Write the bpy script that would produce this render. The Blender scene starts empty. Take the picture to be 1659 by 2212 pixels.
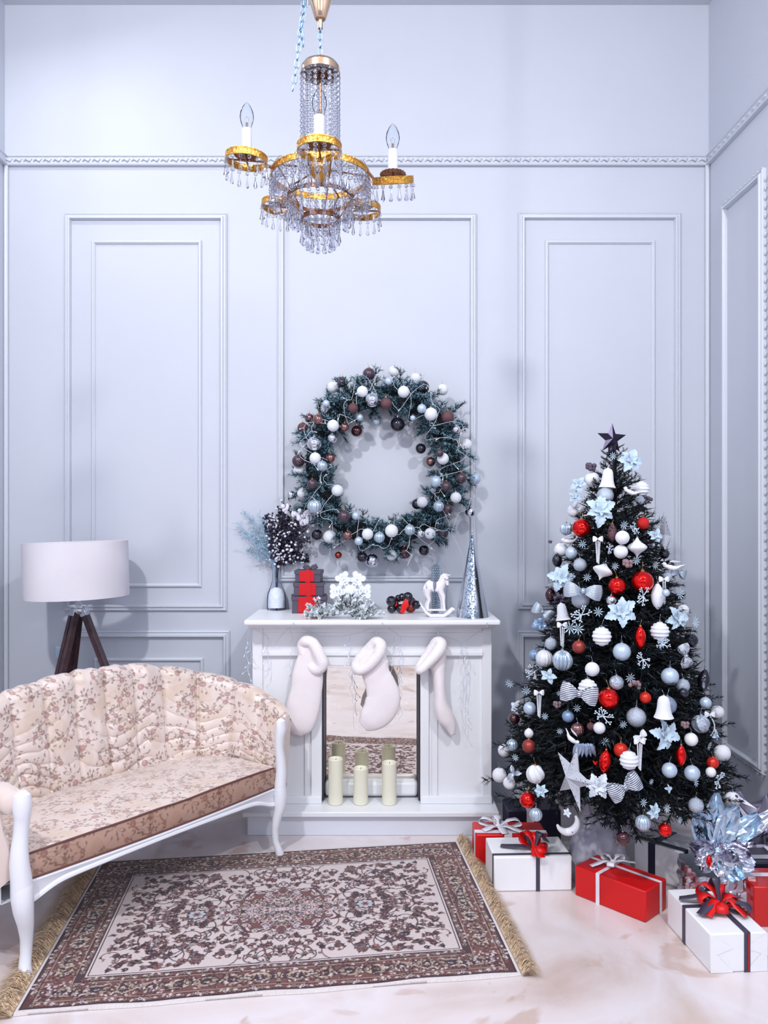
import bpy, bmesh, math, random
import numpy as np
from mathutils import Vector, Matrix, noise
random.seed(7); np.random.seed(7)
PI = math.pi
SC = bpy.context.scene
COL = SC.collection

# ------------------------------------------------------------------ camera, light, exposure
FPX, VX, VY, CAMZ = 1700.0, 816.0, 1124.0, 1.5          # focal length and vanishing point in pixels of a 1659 x 2212 frame
cam = bpy.data.cameras.new('camera'); camo = bpy.data.objects.new('camera', cam); COL.objects.link(camo)
cam.sensor_fit = 'VERTICAL'; cam.sensor_height = 24; cam.lens = FPX/2212*24
cam.shift_x = (829.5-VX)/2212; cam.shift_y = (VY-1106)/2212
cam.clip_start = .05
camo.location = (0, 0, CAMZ); camo.rotation_euler = (PI/2, 0, 0)
SC.camera = camo
SC.view_settings.view_transform = 'Standard'; SC.view_settings.look = 'None'
SC.view_settings.gamma = 1; SC.view_settings.use_curve_mapping = False
SC.view_settings.exposure = -0.13
SC.cycles.transparent_max_bounces = 32
world = bpy.data.worlds.new('world'); SC.world = world; world.use_nodes = True
world.node_tree.nodes['Background'].inputs[0].default_value = (.75, .82, 1, 1)
world.node_tree.nodes['Background'].inputs[1].default_value = .5

def area(name, loc, target, size, power, color=(1, 1, 1), size_y=None, shape='DISK'):
    l = bpy.data.lights.new(name, 'AREA'); o = bpy.data.objects.new(name, l); COL.objects.link(o)
    l.energy = power; l.color = color; l.shape = shape; l.size = size
    if size_y: l.size_y = size_y
    o.location = loc
    d = Vector(target)-Vector(loc); o.rotation_euler = d.to_track_quat('-Z', 'Y').to_euler()
    return o
area('ceiling_spot_light', (-1.3, .2, 4.1), (0, 3.2, .2), .16, 100, (1, .985, .975))
area('ceiling_spot_light', (1.3, .5, 4.1), (-.2, 3.2, .2), .16, 62, (1, .985, .98))
area('ceiling_spot_light', (-1.65, 3.3, 4.15), (-.75, 3.0, 0), .16, 11, (1, .99, .98))
area('soft_box_light', (-1.2, -1.6, 2.6), (0, 3.6, 1.0), 1.4, 15, (.93, .96, 1), 1.4, 'RECTANGLE')
area('soft_box_light', (1.1, -1.6, 2.6), (.2, 3.6, 1.2), 1.4, 28, (.93, .96, 1), 1.4, 'RECTANGLE')
area('overhead_fill_light', (0, .9, 4.2), (0, .9, 0), 2.4, 10, (.94, .97, 1), 2.4, 'RECTANGLE')  # broad soft fill added overhead, not a fixture of the room

# ------------------------------------------------------------------ helpers
def lin(c):
    c = c/255.0
    return c/12.92 if c <= .04045 else ((c+.055)/1.055)**2.4
def L3(c): return (lin(c[0]), lin(c[1]), lin(c[2]))
def npl(c): return np.array(L3(c), dtype=np.float32)
def W(px, py, Y):
    "pixel of the photograph and a distance to a point in the room"
    return Vector(((px-VX)/FPX*Y, Y, CAMZ-(py-VY)/FPX*Y))
def floor_at(px, py, z=0.0):
    Y = (CAMZ-z)*FPX/(py-VY)
    return W(px, py, Y)

MATS = {}
def mat(name, col=(200, 200, 200), rough=.5, metal=0, bump=None, bscale=60, bdist=.01, vcol=False, trans=0, ior=1.45, spec=.5,
        sheen=0, coat=0, mottled=None, mscale=8, sss=0, alpha=1, crough=.03, srough=.5):
    if name in MATS: return MATS[name]
    m = bpy.data.materials.new(name); m.use_nodes = True; nt = m.node_tree
    b = nt.nodes['Principled BSDF']
    b.inputs['Base Color'].default_value = (*L3(col), 1)
    b.inputs['Roughness'].default_value = rough; b.inputs['Metallic'].default_value = metal
    b.inputs['IOR'].default_value = ior; b.inputs['Specular IOR Level'].default_value = spec
    b.inputs['Transmission Weight'].default_value = trans
    b.inputs['Sheen Weight'].default_value = sheen; b.inputs['Sheen Roughness'].default_value = srough; b.inputs['Coat Weight'].default_value = coat
    b.inputs['Alpha'].default_value = alpha
    if coat: b.inputs['Coat Roughness'].default_value = crough
    if sss:
        b.inputs['Subsurface Weight'].default_value = sss; b.inputs['Subsurface Radius'].default_value = (.01, .01, .01)
    if vcol:
        a = nt.nodes.new('ShaderNodeAttribute'); a.attribute_name = 'Col'
        nt.links.new(a.outputs['Color'], b.inputs['Base Color'])
    if mottled:
        t = nt.nodes.new('ShaderNodeTexNoise'); t.inputs['Scale'].default_value = mscale; t.inputs['Detail'].default_value = 6
        co = nt.nodes.new('ShaderNodeTexCoord'); nt.links.new(co.outputs['Object'], t.inputs['Vector'])
        r = nt.nodes.new('ShaderNodeValToRGB'); nt.links.new(t.outputs['Fac'], r.inputs['Fac'])
        r.color_ramp.elements[0].position = .35; r.color_ramp.elements[1].position = .65
        r.color_ramp.elements[0].color = (*L3(col), 1); r.color_ramp.elements[1].color = (*L3(mottled), 1)
        nt.links.new(r.outputs['Color'], b.inputs['Base Color'])
    if bump:
        t = nt.nodes.new('ShaderNodeTexNoise'); t.inputs['Scale'].default_value = bscale; t.inputs['Detail'].default_value = 4
        co = nt.nodes.new('ShaderNodeTexCoord'); nt.links.new(co.outputs['Object'], t.inputs['Vector'])
        bp = nt.nodes.new('ShaderNodeBump'); bp.inputs['Strength'].default_value = bump; bp.inputs['Distance'].default_value = bdist
        nt.links.new(t.outputs['Fac'], bp.inputs['Height']); nt.links.new(bp.outputs['Normal'], b.inputs['Normal'])
    MATS[name] = m
    return m
def clear_mat(name, tint=(235, 242, 250), gloss=.04, blend=.35, rough=.02, body=None):
    "thin clear glass: see-through face on, mirror-like towards its edges"
    if name in MATS: return MATS[name]
    m = bpy.data.materials.new(name); m.use_nodes = True; nt = m.node_tree; nt.nodes.clear()
    out = nt.nodes.new('ShaderNodeOutputMaterial'); tr = nt.nodes.new('ShaderNodeBsdfTransparent'); gl = nt.nodes.new('ShaderNodeBsdfGlossy')
    tr.inputs[0].default_value = (*L3(tint), 1); gl.inputs['Roughness'].default_value = rough; gl.inputs[0].default_value = (.98, .98, 1, 1)
    lw = nt.nodes.new('ShaderNodeLayerWeight'); lw.inputs[0].default_value = blend
    ma = nt.nodes.new('ShaderNodeMath'); ma.operation = 'ADD'; ma.inputs[1].default_value = gloss
    mx = nt.nodes.new('ShaderNodeMixShader')
    nt.links.new(lw.outputs['Fresnel'], ma.inputs[0]); nt.links.new(ma.outputs[0], mx.inputs[0])
    nt.links.new(tr.outputs[0], mx.inputs[1]); nt.links.new(gl.outputs[0], mx.inputs[2]); nt.links.new(mx.outputs[0], out.inputs[0])
    MATS[name] = m
    return m

class MB:
    def __init__(s): s.v = []; s.f = []
    def add(s, vs, fs):
        o = len(s.v); s.v += [tuple(p) for p in vs]; s.f += [tuple(i+o for i in f) for f in fs]; return s
    def box(s, lo, hi, M=None):
        x0, y0, z0 = lo; x1, y1, z1 = hi
        vs = [Vector(p) for p in ((x0,y0,z0),(x1,y0,z0),(x1,y1,z0),(x0,y1,z0),(x0,y0,z1),(x1,y0,z1),(x1,y1,z1),(x0,y1,z1))]
        if M: vs = [M @ p for p in vs]
        return s.add(vs, [(0,3,2,1),(4,5,6,7),(0,1,5,4),(1,2,6,5),(2,3,7,6),(3,0,4,7)])
    def tube(s, pts, r, n=8, flat=1.0, up=None, closed=False, caps=True, phase=0.0):
        pts = [Vector(p) for p in pts]; N = len(pts)
        rs = r if isinstance(r, (list, tuple)) else [r]*N
        fl = flat if isinstance(flat, (list, tuple)) else [flat]*N
        u = Vector(up) if up else None; vs = []; prev = None
        for i, p in enumerate(pts):
            if closed: t = pts[(i+1) % N]-pts[i-1]
            else: t = pts[min(i+1, N-1)]-pts[max(i-1, 0)]
            if t.length < 1e-9: t = Vector((0, 0, 1))
            t.normalize()
            if u is not None: a = u - t*u.dot(t)
            elif prev is None:
                a = Vector((0, 0, 1)) if abs(t.z) < .9 else Vector((1, 0, 0)); a = a-t*a.dot(t)
            else: a = prev-t*prev.dot(t)
            if a.length < 1e-6: a = t.orthogonal()
            a.normalize(); prev = a; b = t.cross(a)
            for k in range(n):
                g = 2*PI*(k+phase)/n
                vs.append(p + (b*math.cos(g) + a*math.sin(g)*fl[i])*rs[i])
        fs = []
        for i in range(N if closed else N-1):
            for k in range(n):
                j = (i+1) % N
                fs.append((i*n+k, i*n+(k+1) % n, j*n+(k+1) % n, j*n+k))
        if caps and not closed:
            fs.append(tuple(range(n-1, -1, -1))); fs.append(tuple((N-1)*n+k for k in range(n)))
        return s.add(vs, fs)
    def lathe(s, prof, n=24, c=(0, 0, 0), M=None, wave=None):
        vs = []; c = Vector(c)
        for i, (r, z) in enumerate(prof):
            for k in range(n):
                a = 2*PI*k/n; rr = r*(wave(a, i) if wave else 1)
                p = Vector((rr*math.cos(a), rr*math.sin(a), z))
                if M: p = M @ p
                vs.append(p+c)
        fs = [(i*n+k, i*n+(k+1) % n, (i+1)*n+(k+1) % n, (i+1)*n+k) for i in range(len(prof)-1) for k in range(n)]
        if prof[0][0] > 1e-6: fs.append(tuple(range(n-1, -1, -1)))
        if prof[-1][0] > 1e-6: fs.append(tuple((len(prof)-1)*n+k for k in range(n)))
        return s.add(vs, fs)
    def ball(s, c, r, n=14, m=9, sq=(1, 1, 1)):
        c = Vector(c); vs = []
        for i in range(m+1):
            th = PI*i/m
            for k in range(n):
                a = 2*PI*k/n
                vs.append(c+Vector((r*sq[0]*math.sin(th)*math.cos(a), r*sq[1]*math.sin(th)*math.sin(a), -r*sq[2]*math.cos(th))))
        return s.add(vs, [(i*n+k, i*n+(k+1) % n, (i+1)*n+(k+1) % n, (i+1)*n+k) for i in range(m) for k in range(n)])
    def grid(s, rows, closed_u=False, closed_v=False):
        nu = len(rows); nv = len(rows[0]); vs = [p for r in rows for p in r]; fs = []
        for i in range(nu if closed_u else nu-1):
            for j in range(nv if closed_v else nv-1):
                a = i*nv+j; b = i*nv+(j+1) % nv; i2 = (i+1) % nu
                fs.append((a, b, i2*nv+(j+1) % nv, i2*nv+j))
        return s.add(vs, fs)
    def prism(s, poly, f0, f1):
        "poly of 2-D points, f0/f1 map a 2-D point to the near and the far face"
        n = len(poly); vs = [f0(*p) for p in poly]+[f1(*p) for p in poly]
        return s.add(vs, [tuple(range(n)), tuple(range(2*n-1, n-1, -1))]+[(i, i+n, (i+1) % n+n, (i+1) % n) for i in range(n)])
WLOC = {}
def tag(o, label=None, cat=None, group=None, kind=None):
    if label: o['label'] = label
    if cat: o['category'] = cat
    if group: o['group'] = group
    if kind: o['kind'] = kind
    return o
def mesh_of(name, mb, off=(0, 0, 0), smooth=True, angle=None):
    me = bpy.data.meshes.new(name); off = Vector(off)
    me.from_pydata([tuple(Vector(p)-off) for p in mb.v], [], mb.f)
    bm = bmesh.new(); bm.from_mesh(me)
    bmesh.ops.remove_doubles(bm, verts=bm.verts, dist=1e-6)
    if len(bm.faces) < 60000: bmesh.ops.recalc_face_normals(bm, faces=bm.faces)
    bm.to_mesh(me); bm.free()
    if smooth:
        me.polygons.foreach_set('use_smooth', [True]*len(me.polygons))
        if angle: me.set_sharp_from_angle(angle=math.radians(angle))
    return me
def put(name, me, m, parent=None, loc=(0, 0, 0), rot=None, scale=None):
    o = bpy.data.objects.new(name, me)
    if m is not None:
        if len(me.materials) == 0: me.materials.append(m)
        elif me.materials[0] != m:
            o.material_slots[0].link = 'OBJECT'; o.material_slots[0].material = m
    COL.objects.link(o)
    if parent: o.parent = parent
    o.location = loc
    if rot: o.rotation_euler = rot
    if scale: o.scale = scale if hasattr(scale, '__len__') else (scale,)*3
    return o
def obj(name, mb, m, parent=None, origin=None, smooth=True, angle=35, bevel=None):
    "mb in world coordinates -> ONE mesh object; origin = where its own origin goes"
    base = WLOC[parent.name] if parent else Vector((0, 0, 0))
    org = Vector(origin) if origin is not None else (base if parent else Vector((0, 0, 0)))
    me = mesh_of(name, mb, org, smooth, angle)
    o = put(name, me, m, parent, org-base); WLOC[o.name] = org
    if bevel:
        b = o.modifiers.new('bevel', 'BEVEL'); b.width = bevel; b.segments = 2; b.limit_method = 'ANGLE'; b.angle_limit = math.radians(40)
    return o
def thing(name, label, cat, loc, group=None):
    o = bpy.data.objects.new(name, None); o.empty_display_size = .05; COL.objects.link(o)
    o.location = loc; WLOC[o.name] = Vector(loc)
    return tag(o, label, cat, group)
def struct(name, mb, m, parent=None, **k):
    o = obj(name, mb, m, parent, **k)
    if not parent: o['kind'] = 'structure'
    return o
def color_attr(me, cols):
    a = me.color_attributes.new('Col', 'FLOAT_COLOR', 'POINT')
    c = np.ones((len(me.vertices), 4), np.float32); c[:, :3] = cols
    a.data.foreach_set('color', c.ravel())
def np_grid_mesh(name, P, cols=None, closed_v=False):
    nu, nv = P.shape[:2]
    me = bpy.data.meshes.new(name)
    i, j = np.meshgrid(np.arange(nu-1), np.arange(nv if closed_v else nv-1), indexing='ij'); j2 = (j+1) % nv
    F = np.stack([i*nv+j, i*nv+j2, (i+1)*nv+j2, (i+1)*nv+j], -1).reshape(-1, 4)
    me.vertices.add(nu*nv); me.vertices.foreach_set('co', P.reshape(-1).astype(np.float32))
    me.loops.add(F.size); me.loops.foreach_set('vertex_index', F.ravel().astype(np.int32))
    me.polygons.add(len(F)); me.polygons.foreach_set('loop_start', np.arange(0, F.size, 4, dtype=np.int32))
    me.update(calc_edges=True); me.validate()
    me.polygons.foreach_set('use_smooth', np.ones(len(F), bool))
    if cols is not None: color_attr(me, cols.reshape(-1, 3))
    return me
class Paint:
    "a small raster painted with numpy; read back as per-vertex colours"
    def __init__(s, h, w, base, wrap=False): s.a = np.empty((h, w, 3), np.float32); s.a[:] = npl(base); s.h = h; s.w = w; s.wrap = wrap
    def ell(s, cx, cy, rx, ry, ang, col, al=1.0, inner=0):
        R = int(max(rx, ry))+2
        if not s.wrap and (cx < -R or cy < -R or cx > s.w+R or cy > s.h+R): return
        xs = np.arange(int(cx)-R, int(cx)+R+1); ys = np.arange(int(cy)-R, int(cy)+R+1)
        if not s.wrap: xs = xs[(xs >= 0) & (xs < s.w)]; ys = ys[(ys >= 0) & (ys < s.h)]
        if len(xs) == 0 or len(ys) == 0: return
        X, Y = np.meshgrid(xs-cx, ys-cy); c, n = math.cos(ang), math.sin(ang)
        U = (X*c+Y*n)/max(rx, .3); V = (-X*n+Y*c)/max(ry, .3); D = np.sqrt(U*U+V*V)
        soft = 1.0/max(min(rx, ry), 1)
        m = np.clip((1-D)/soft+.5, 0, 1)
        if inner: m *= np.clip((D-inner)/soft+.5, 0, 1)
        m = (m*al)[..., None]; ix = np.ix_(ys % s.h, xs % s.w)
        s.a[ix] = s.a[ix]*(1-m)+npl(col)*m
    def leaf(s, x, y, l, w, ang, col, al=1.0):
        for k in range(7):
            t = (k+.5)/7; s.ell(x+math.cos(ang)*l*t, y+math.sin(ang)*l*t, l/9, w*math.sin(PI*t)+.3, ang, col, al)
    def line(s, pts, w, col, al=1.0):
        for a, b in zip(pts[:-1], pts[1:]):
            d = math.hypot(b[0]-a[0], b[1]-a[1]); n = max(1, int(d/max(w*.7, .7)))
            for k in range(n):
                t = k/n; s.ell(a[0]+(b[0]-a[0])*t, a[1]+(b[1]-a[1])*t, w, w, 0, col, al)
    def flower(s, x, y, r, n, col, centre, edge=None):
        if edge: s.ell(x, y, r*1.12, r*1.12, 0, edge)
        for k in range(n):
            a = 2*PI*k/n+x; s.ell(x+math.cos(a)*r*.6, y+math.sin(a)*r*.6, r*.42, r*.3, a, col)
        s.ell(x, y, r*.35, r*.35, 0, centre)
    def spiral(s, x, y, r, turns, a0, w, col, sgn=1):
        N = int(20*turns); pts = [(x+math.cos(a0+sgn*2*PI*turns*k/N)*r*(1-k/N*.85), y+math.sin(a0+sgn*2*PI*turns*k/N)*r*(1-k/N*.85)) for k in range(N+1)]
        s.line(pts, w, col); return pts
# ------------------------------------------------------------------ the room
XL, XR, YB, ZC, YR = -1.99, 1.766, 4.2, 4.25, -2.6
m_wall = mat('wall_paint', (198, 203, 215), .55, mottled=(194, 199, 212), mscale=1.3, bump=.08, bscale=9)
m_trim = mat('trim_paint', (204, 209, 220), .38, bump=.05, bscale=30)
m_ceil = mat('ceiling_paint', (206, 210, 220), .8)
def floor_material():
    m = bpy.data.materials.new('floor_stone'); m.use_nodes = True; nt = m.node_tree; b = nt.nodes['Principled BSDF']
    co = nt.nodes.new('ShaderNodeTexCoord')
    def nz(scale, det, dist, w):
        t = nt.nodes.new('ShaderNodeTexNoise'); t.noise_dimensions = '4D'; t.inputs['W'].default_value = w
        t.inputs['Scale'].default_value = scale; t.inputs['Detail'].default_value = det; t.inputs['Distortion'].default_value = dist
        nt.links.new(co.outputs['Object'], t.inputs['Vector']); return t
    def ramp(src, stops):
        r = nt.nodes.new('ShaderNodeValToRGB'); nt.links.new(src, r.inputs['Fac'])
        while len(r.color_ramp.elements) < len(stops): r.color_ramp.elements.new(.5)
        for e, (p, c) in zip(r.color_ramp.elements, stops): e.position = p; e.color = (*L3(c), 1)
        return r
    base = ramp(nz(1.6, 8, .8, 1).outputs['Fac'], [(.32, (196, 176, 170)), (.45, (216, 204, 204)), (.56, (222, 214, 218)), (.7, (206, 188, 180))])
    st = ramp(nz(3.1, 3, 1.6, 4).outputs['Fac'], [(.60, (0, 0, 0)), (.66, (255, 255, 255))])
    mix = nt.nodes.new('ShaderNodeMix'); mix.data_type = 'RGBA'
    sc = nt.nodes.new('ShaderNodeMath'); sc.operation = 'MULTIPLY'; sc.inputs[1].default_value = .5
    nt.links.new(st.outputs['Color'], sc.inputs[0]); nt.links.new(sc.outputs[0], mix.inputs[0])
    nt.links.new(base.outputs['Color'], mix.inputs[6]); mix.inputs[7].default_value = (*L3((178, 140, 118)), 1)
    nt.links.new(mix.outputs[2], b.inputs['Base Color'])
    rr = ramp(nz(5, 4, 0, 2).outputs['Fac'], [(.3, (90, 90, 90)), (.7, (150, 150, 150))]); nt.links.new(rr.outputs['Color'], b.inputs['Roughness'])
    bp = nt.nodes.new('ShaderNodeBump'); bp.inputs['Strength'].default_value = .12; bp.inputs['Distance'].default_value = .01
    nt.links.new(nz(7, 6, 0, 3).outputs['Fac'], bp.inputs['Height']); nt.links.new(bp.outputs['Normal'], b.inputs['Normal'])
    return m
struct('floor', MB().box((XL-.1, YR-.1, -.1), (XR+.1, YB+.1, 0)), floor_material(), smooth=False)
struct('ceiling', MB().box((XL-.1, YR-.1, ZC), (XR+.1, YB+.1, ZC+.1)), m_ceil, smooth=False)
struct('wall_back', MB().box((XL-.1, YB, 0), (XR+.1, YB+.1, ZC)), m_wall, smooth=False)
struct('wall_left', MB().box((XL-.1, YR, 0), (XL, YB, ZC)), m_wall, smooth=False)
struct('wall_right', MB().box((XR, YR, 0), (XR+.1, YB, ZC)), m_wall, smooth=False)
struct('wall_front', MB().box((XL-.1, YR-.1, 0), (XR+.1, YR, ZC)), m_wall, smooth=False)
# mouldings: a frame is a mitred profile run round a rectangle
PROF_BIG = [(0, 0), (0, .012), (.006, .018), (.011, .013), (.016, .013), (.022, .024), (.030, .024), (.034, .012), (.034, 0)]
PROF_SMALL = [(0, 0), (0, .008), (.005, .014), (.012, .014), (.016, .008), (.019, .006), (.019, 0)]
tn = [0]
def frame(a0, z0, a1, z1, prof, to3, rope=False):
    "rectangle in wall coordinates; prof = (inward, proud); to3(a, z, d) -> world"
    tn[0] += 1; mb = MB()
    mb.grid([[to3(a0+i, z0+i, d), to3(a1-i, z0+i, d), to3(a1-i, z1-i, d), to3(a0+i, z1-i, d)] for i, d in prof], closed_v=True)
    t = struct('trim_%d' % tn[0], mb, m_trim, angle=25)
    if rope:                                                  # slanted beads along the outer edge, pieces of their own
        bm_ = MB(); bm_.ball((0, 0, 0), .5, 6, 4, (.6, .5, 1.0)); me = mesh_of('bead', bm_)
        c = -.008; per = []
        st = .042
        n = int((z1-z0)/st)
        for k in range(n):
            per += [(a0+c, z0+st*(k+.5), 0), (a1-c, z0+st*(k+.5), 0)]
        n = int((a1-a0)/st)
        for k in range(n):
            per += [(a0+st*(k+.5), z1-c, 1), (a0+st*(k+.5), z0+c, 1)]
        for a, z, h in per:
            put('bead', me, m_trim, t, to3(a, z, .006), rot=(PI/2*h+.5, 0, 0), scale=(.018, .016, .026))
    return t
back = lambda a, z, d: Vector((a, YB-d, z))
right = lambda a, z, d: Vector((XR-d, a, z))
left = lambda a, z, d: Vector((XL+d, a, z))
def px2a(px): return (px-VX)/FPX*YB
def py2z(py): return CAMZ-(py-VY)/FPX*YB
for (x0, y0, x1, y1, p) in [(141, 462, 491, 1319, PROF_BIG), (199, 520, 436, 1268, PROF_SMALL), (143, 1362, 497, 1790, PROF_BIG), (204, 1421, 440, 1740, PROF_SMALL),
                            (600, 462, 1029, 1256, PROF_BIG), (1119, 461, 1469, 1316, PROF_BIG), (1177, 520, 1414, 1268, PROF_SMALL),
                            (1117, 1362, 1469, 1790, PROF_BIG), (1177, 1421, 1414, 1740, PROF_SMALL)]:
    frame(px2a(x0), py2z(y1), px2a(x1), py2z(y0), p, back)
for k in range(4):
    y1 = 4.01-k*.56
    frame(y1-.43, .34, y1, 3.105, PROF_BIG, right, rope=(k == 0))
    frame(y1-.43, .34, y1, 3.105, PROF_BIG, left)
# picture rail with leaf relief on three walls
RAIL = [(0, 0), (0, .022), (.008, .026), (.012, .016), (.042, .016), (.047, .024), (.054, .020), (.056, 0)]
def rail(name, a0, a1, to3, relief=True):
    mb = MB(); z0 = 3.388
    mb.grid([[to3(a0, z0+h, d), to3(a1, z0+h, d)] for h, d in RAIL])
    t = struct(name, mb, m_trim, angle=25)
    if relief:
        bm_ = MB()
        bm_.tube([(-.022, 0, -.008), (-.008, -.004, .006), (.010, -.004, -.006), (.022, 0, .008)], [.003, .007, .007, .003], 6)
        me = mesh_of('leaf_relief', bm_); n = int((a1-a0)/.052)
        for k in range(n):
            p = to3(a0+.026+k*.052, z0+.027, .018)
            put('leaf_relief', me, m_trim, t, p, rot=(0, 0, 0 if to3 is back else PI/2), scale=(1, 1, 1))
    return t
rail('trim_20', XL, XR, back); rail('trim_21', 2.6, YB, right); rail('trim_22', 2.6, YB, left, False)
for nm, x in (('trim_23', XR), ('trim_24', XL)):
    s = -1 if x > 0 else 1
    struct(nm, MB().tube([(x+s*.012, YB-.012, 0), (x+s*.012, YB-.012, 3.39)], .012, 10), m_trim)
bb = [(0, 0), (0, .02), (.1, .02), (.115, .012), (.13, .006), (.13, 0)]
for nm, a0, a1, to3 in (('baseboard_back', XL, XR, back), ('baseboard_left', YR, YB, left), ('baseboard_right', YR, YB, right)):
    struct(nm, MB().grid([[to3(a0, h, d), to3(a1, h, d)] for h, d in bb]), m_trim, angle=30)
# wall socket peeping out beside the lamp
so = obj('wall_switch', MB().box((px2a(122), YB-.018, py2z(1422)), (px2a(140), YB, py2z(1396))), mat('switch_plastic', (190, 215, 235), .3), bevel=.004)
tag(so, 'small pale wall switch half hidden beside the tripod lamp legs', 'switch')
obj('rocker', MB().box((px2a(126), YB-.024, py2z(1418)), (px2a(136), YB-.016, py2z(1400))), mat('switch_plastic'), so)

# ------------------------------------------------------------------ rug
m_rug = mat('rug_wool', (200, 190, 190), .95, vcol=True, bump=.25, bscale=260, sheen=.3, spec=.1)
def paint_rug(nv, nu):
    K = nu/820.0
    P = Paint(nv//2, nu//2, (204, 190, 190)); r = random.Random(3)
    DK, MR, BR, RS, GD, CR, NV = (44, 28, 42), (82, 44, 50), (110, 68, 66), (140, 86, 82), (160, 138, 124), (206, 192, 194), (44, 42, 66)
    qw, qh = P.w, P.h                                    # one quarter: centre of the rug is at (qw, qh)
    B = 92*K
    # field scrolls and flowers
    for k in range(44):
        x = B+10+r.random()*(qw-B); y = B+10+r.random()*(qh-B)
        pts = P.spiral(x, y, r.uniform(22, 46)*K, r.uniform(.6, 1.1), r.uniform(0, 6.3), 1.0*K, r.choice([DK, BR, MR, NV]), r.choice([-1, 1]))
        for q in pts[::4]:
            P.leaf(q[0], q[1], r.uniform(5, 8)*K, 1.9*K, r.uniform(0, 6.3), r.choice([DK, MR, BR, (120, 104, 96)]))
    for k in range(270):
        x = B+8+r.random()*(qw-B); y = B+8+r.random()*(qh-B); R = r.uniform(2.6, 7)*K
        P.flower(x, y, R, r.choice([5, 6, 8]), r.choice([RS, BR, MR, (150, 120, 120), DK]), r.choice([CR, GD, NV]), r.choice([DK, DK, MR, None]))
        for q in range(3): P.leaf(x, y, R*1.9, 1.7*K, r.uniform(0, 6.3), r.choice([DK, (110, 92, 90), MR]))
    # medallion
    for rr, col in ((1.0, MR), (.93, CR), (.88, BR), (.62, DK), (.57, (176, 130, 126)), (.34, NV), (.30, CR), (.18, MR)):
        N = 120
        for k in range(N):
            a = PI+PI/2*k/N; lob = 1+.09*math.cos(a*12)
            P.line([(qw, qh), (qw+math.cos(a)*118*K*rr*lob, qh+math.sin(a)*86*K*rr*lob)], 1.5*K if rr > .3 else 1.2*K, col, .85)
    for k in range(130):
        a = PI+PI/2*r.random(); d = r.uniform(.1, 1.08)
        x = qw+math.cos(a)*112*K*d; y = qh+math.sin(a)*82*K*d
        P.flower(x, y, r.uniform(3, 6)*K, 6, r.choice([CR, RS, GD, (190, 170, 175)]), r.choice([DK, NV]), r.choice([DK, None]))
        P.spiral(x, y, 9*K, .9, a*3, .8*K, r.choice([DK, CR]))
    # pendant motif either side of the medallion
    P.flower(qw-165*K, qh, 17*K, 8, (176, 180, 190), CR, DK); P.flower(qw-165*K, qh, 9*K, 6, RS, NV)
    # borders, from outside in
    def band(o, w, col):
        P.a[int(o*K):int((o+w)*K), int(o*K):] = npl(col); P.a[int(o*K):, int(o*K):int((o+w)*K)] = npl(col)
    band(0, 9, (214, 206, 206)); band(7, 3, DK); band(10, 13, MR); band(23, 2, GD); band(25, 44, BR); band(69, 2, GD); band(71, 15, (66, 44, 52)); band(86, 3, CR); band(89, 2, DK)
    def along(step, off, fn):
        n = int((P.w+20)/(step*K))
        for k in range(n): x = (off+step*(k+.5))*K; fn(x, off*K, 0, k)
        n = int((P.h+20)/(step*K))
        for k in range(1, n): y = (off+step*(k+.5))*K; fn(off*K, y, 1, k)
    def cart(x, y, v, k):
        if x < 30*K and not v: return
        col = r.choice([GD, (180, 160, 142), (156, 128, 116)]); rx, ry = (20*K, 14*K) if not v else (14*K, 20*K)
        P.ell(x, y, rx*1.1, ry*1.15, 0, DK); P.ell(x, y, rx, ry, 0, col)
        P.flower(x, y, 8*K, 6, r.choice([RS, MR, NV]), CR, DK)
        for s_ in (-1, 1):
            P.spiral(x+s_*rx*.8*(1-v), y+s_*ry*.8*v, 8*K, 1, s_, 1.0*K, DK, s_); P.leaf(x, y, 15*K, 3*K, s_*1.0+PI/2*k, DK)
    along(44, 47, cart)
    def small(off, cols, st, R):
        def fn(x, y, v, k): P.flower(x, y, R*K, 5, cols[k % len(cols)], DK, DK)
        along(st, off, fn)
        def fn2(x, y, v, k):
            d = st*K/2; P.leaf(x+d*(1-v)-3*K, y+d*v, 8*K, 2*K, .6+k, CR); P.spiral(x+d*(1-v), y+d*v, 4*K, .8, k, .8*K, GD)
        along(st, off, fn2)
    small(16.5, [GD, RS, CR], 15, 4.4); small(78.5, [RS, GD], 15, 4.8)
    for k in range(900):                                     # tendrils over the wide border
        v = r.random() < .4
        x, y = (r.uniform(27, 68)*K, r.random()*qh) if v else (r.random()*qw, r.uniform(27, 68)*K)
        if min(x, y) < 27*K: continue
        P.leaf(x, y, r.uniform(4, 8)*K, 1.5*K, r.uniform(0, 6.3), r.choice([DK, DK, MR, GD, CR]))
    q = P.a
    full = np.concatenate([q, q[:, ::-1]], 1); full = np.concatenate([full, full[::-1]], 0)
    rng = np.random.RandomState(1)
    full *= (1+rng.uniform(-.09, .09, full.shape[:2]))[..., None]
    return full
RC = [floor_at(26, 2197).xy, floor_at(1128, 2108).xy, floor_at(989, 1820).xy, floor_at(219, 1864).xy]   # FL FR BR BL
def rug_pt(u, v): return RC[0]*(1-u)*(1-v)+RC[1]*u*(1-v)+RC[2]*u*v+RC[3]*(1-u)*v
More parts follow.
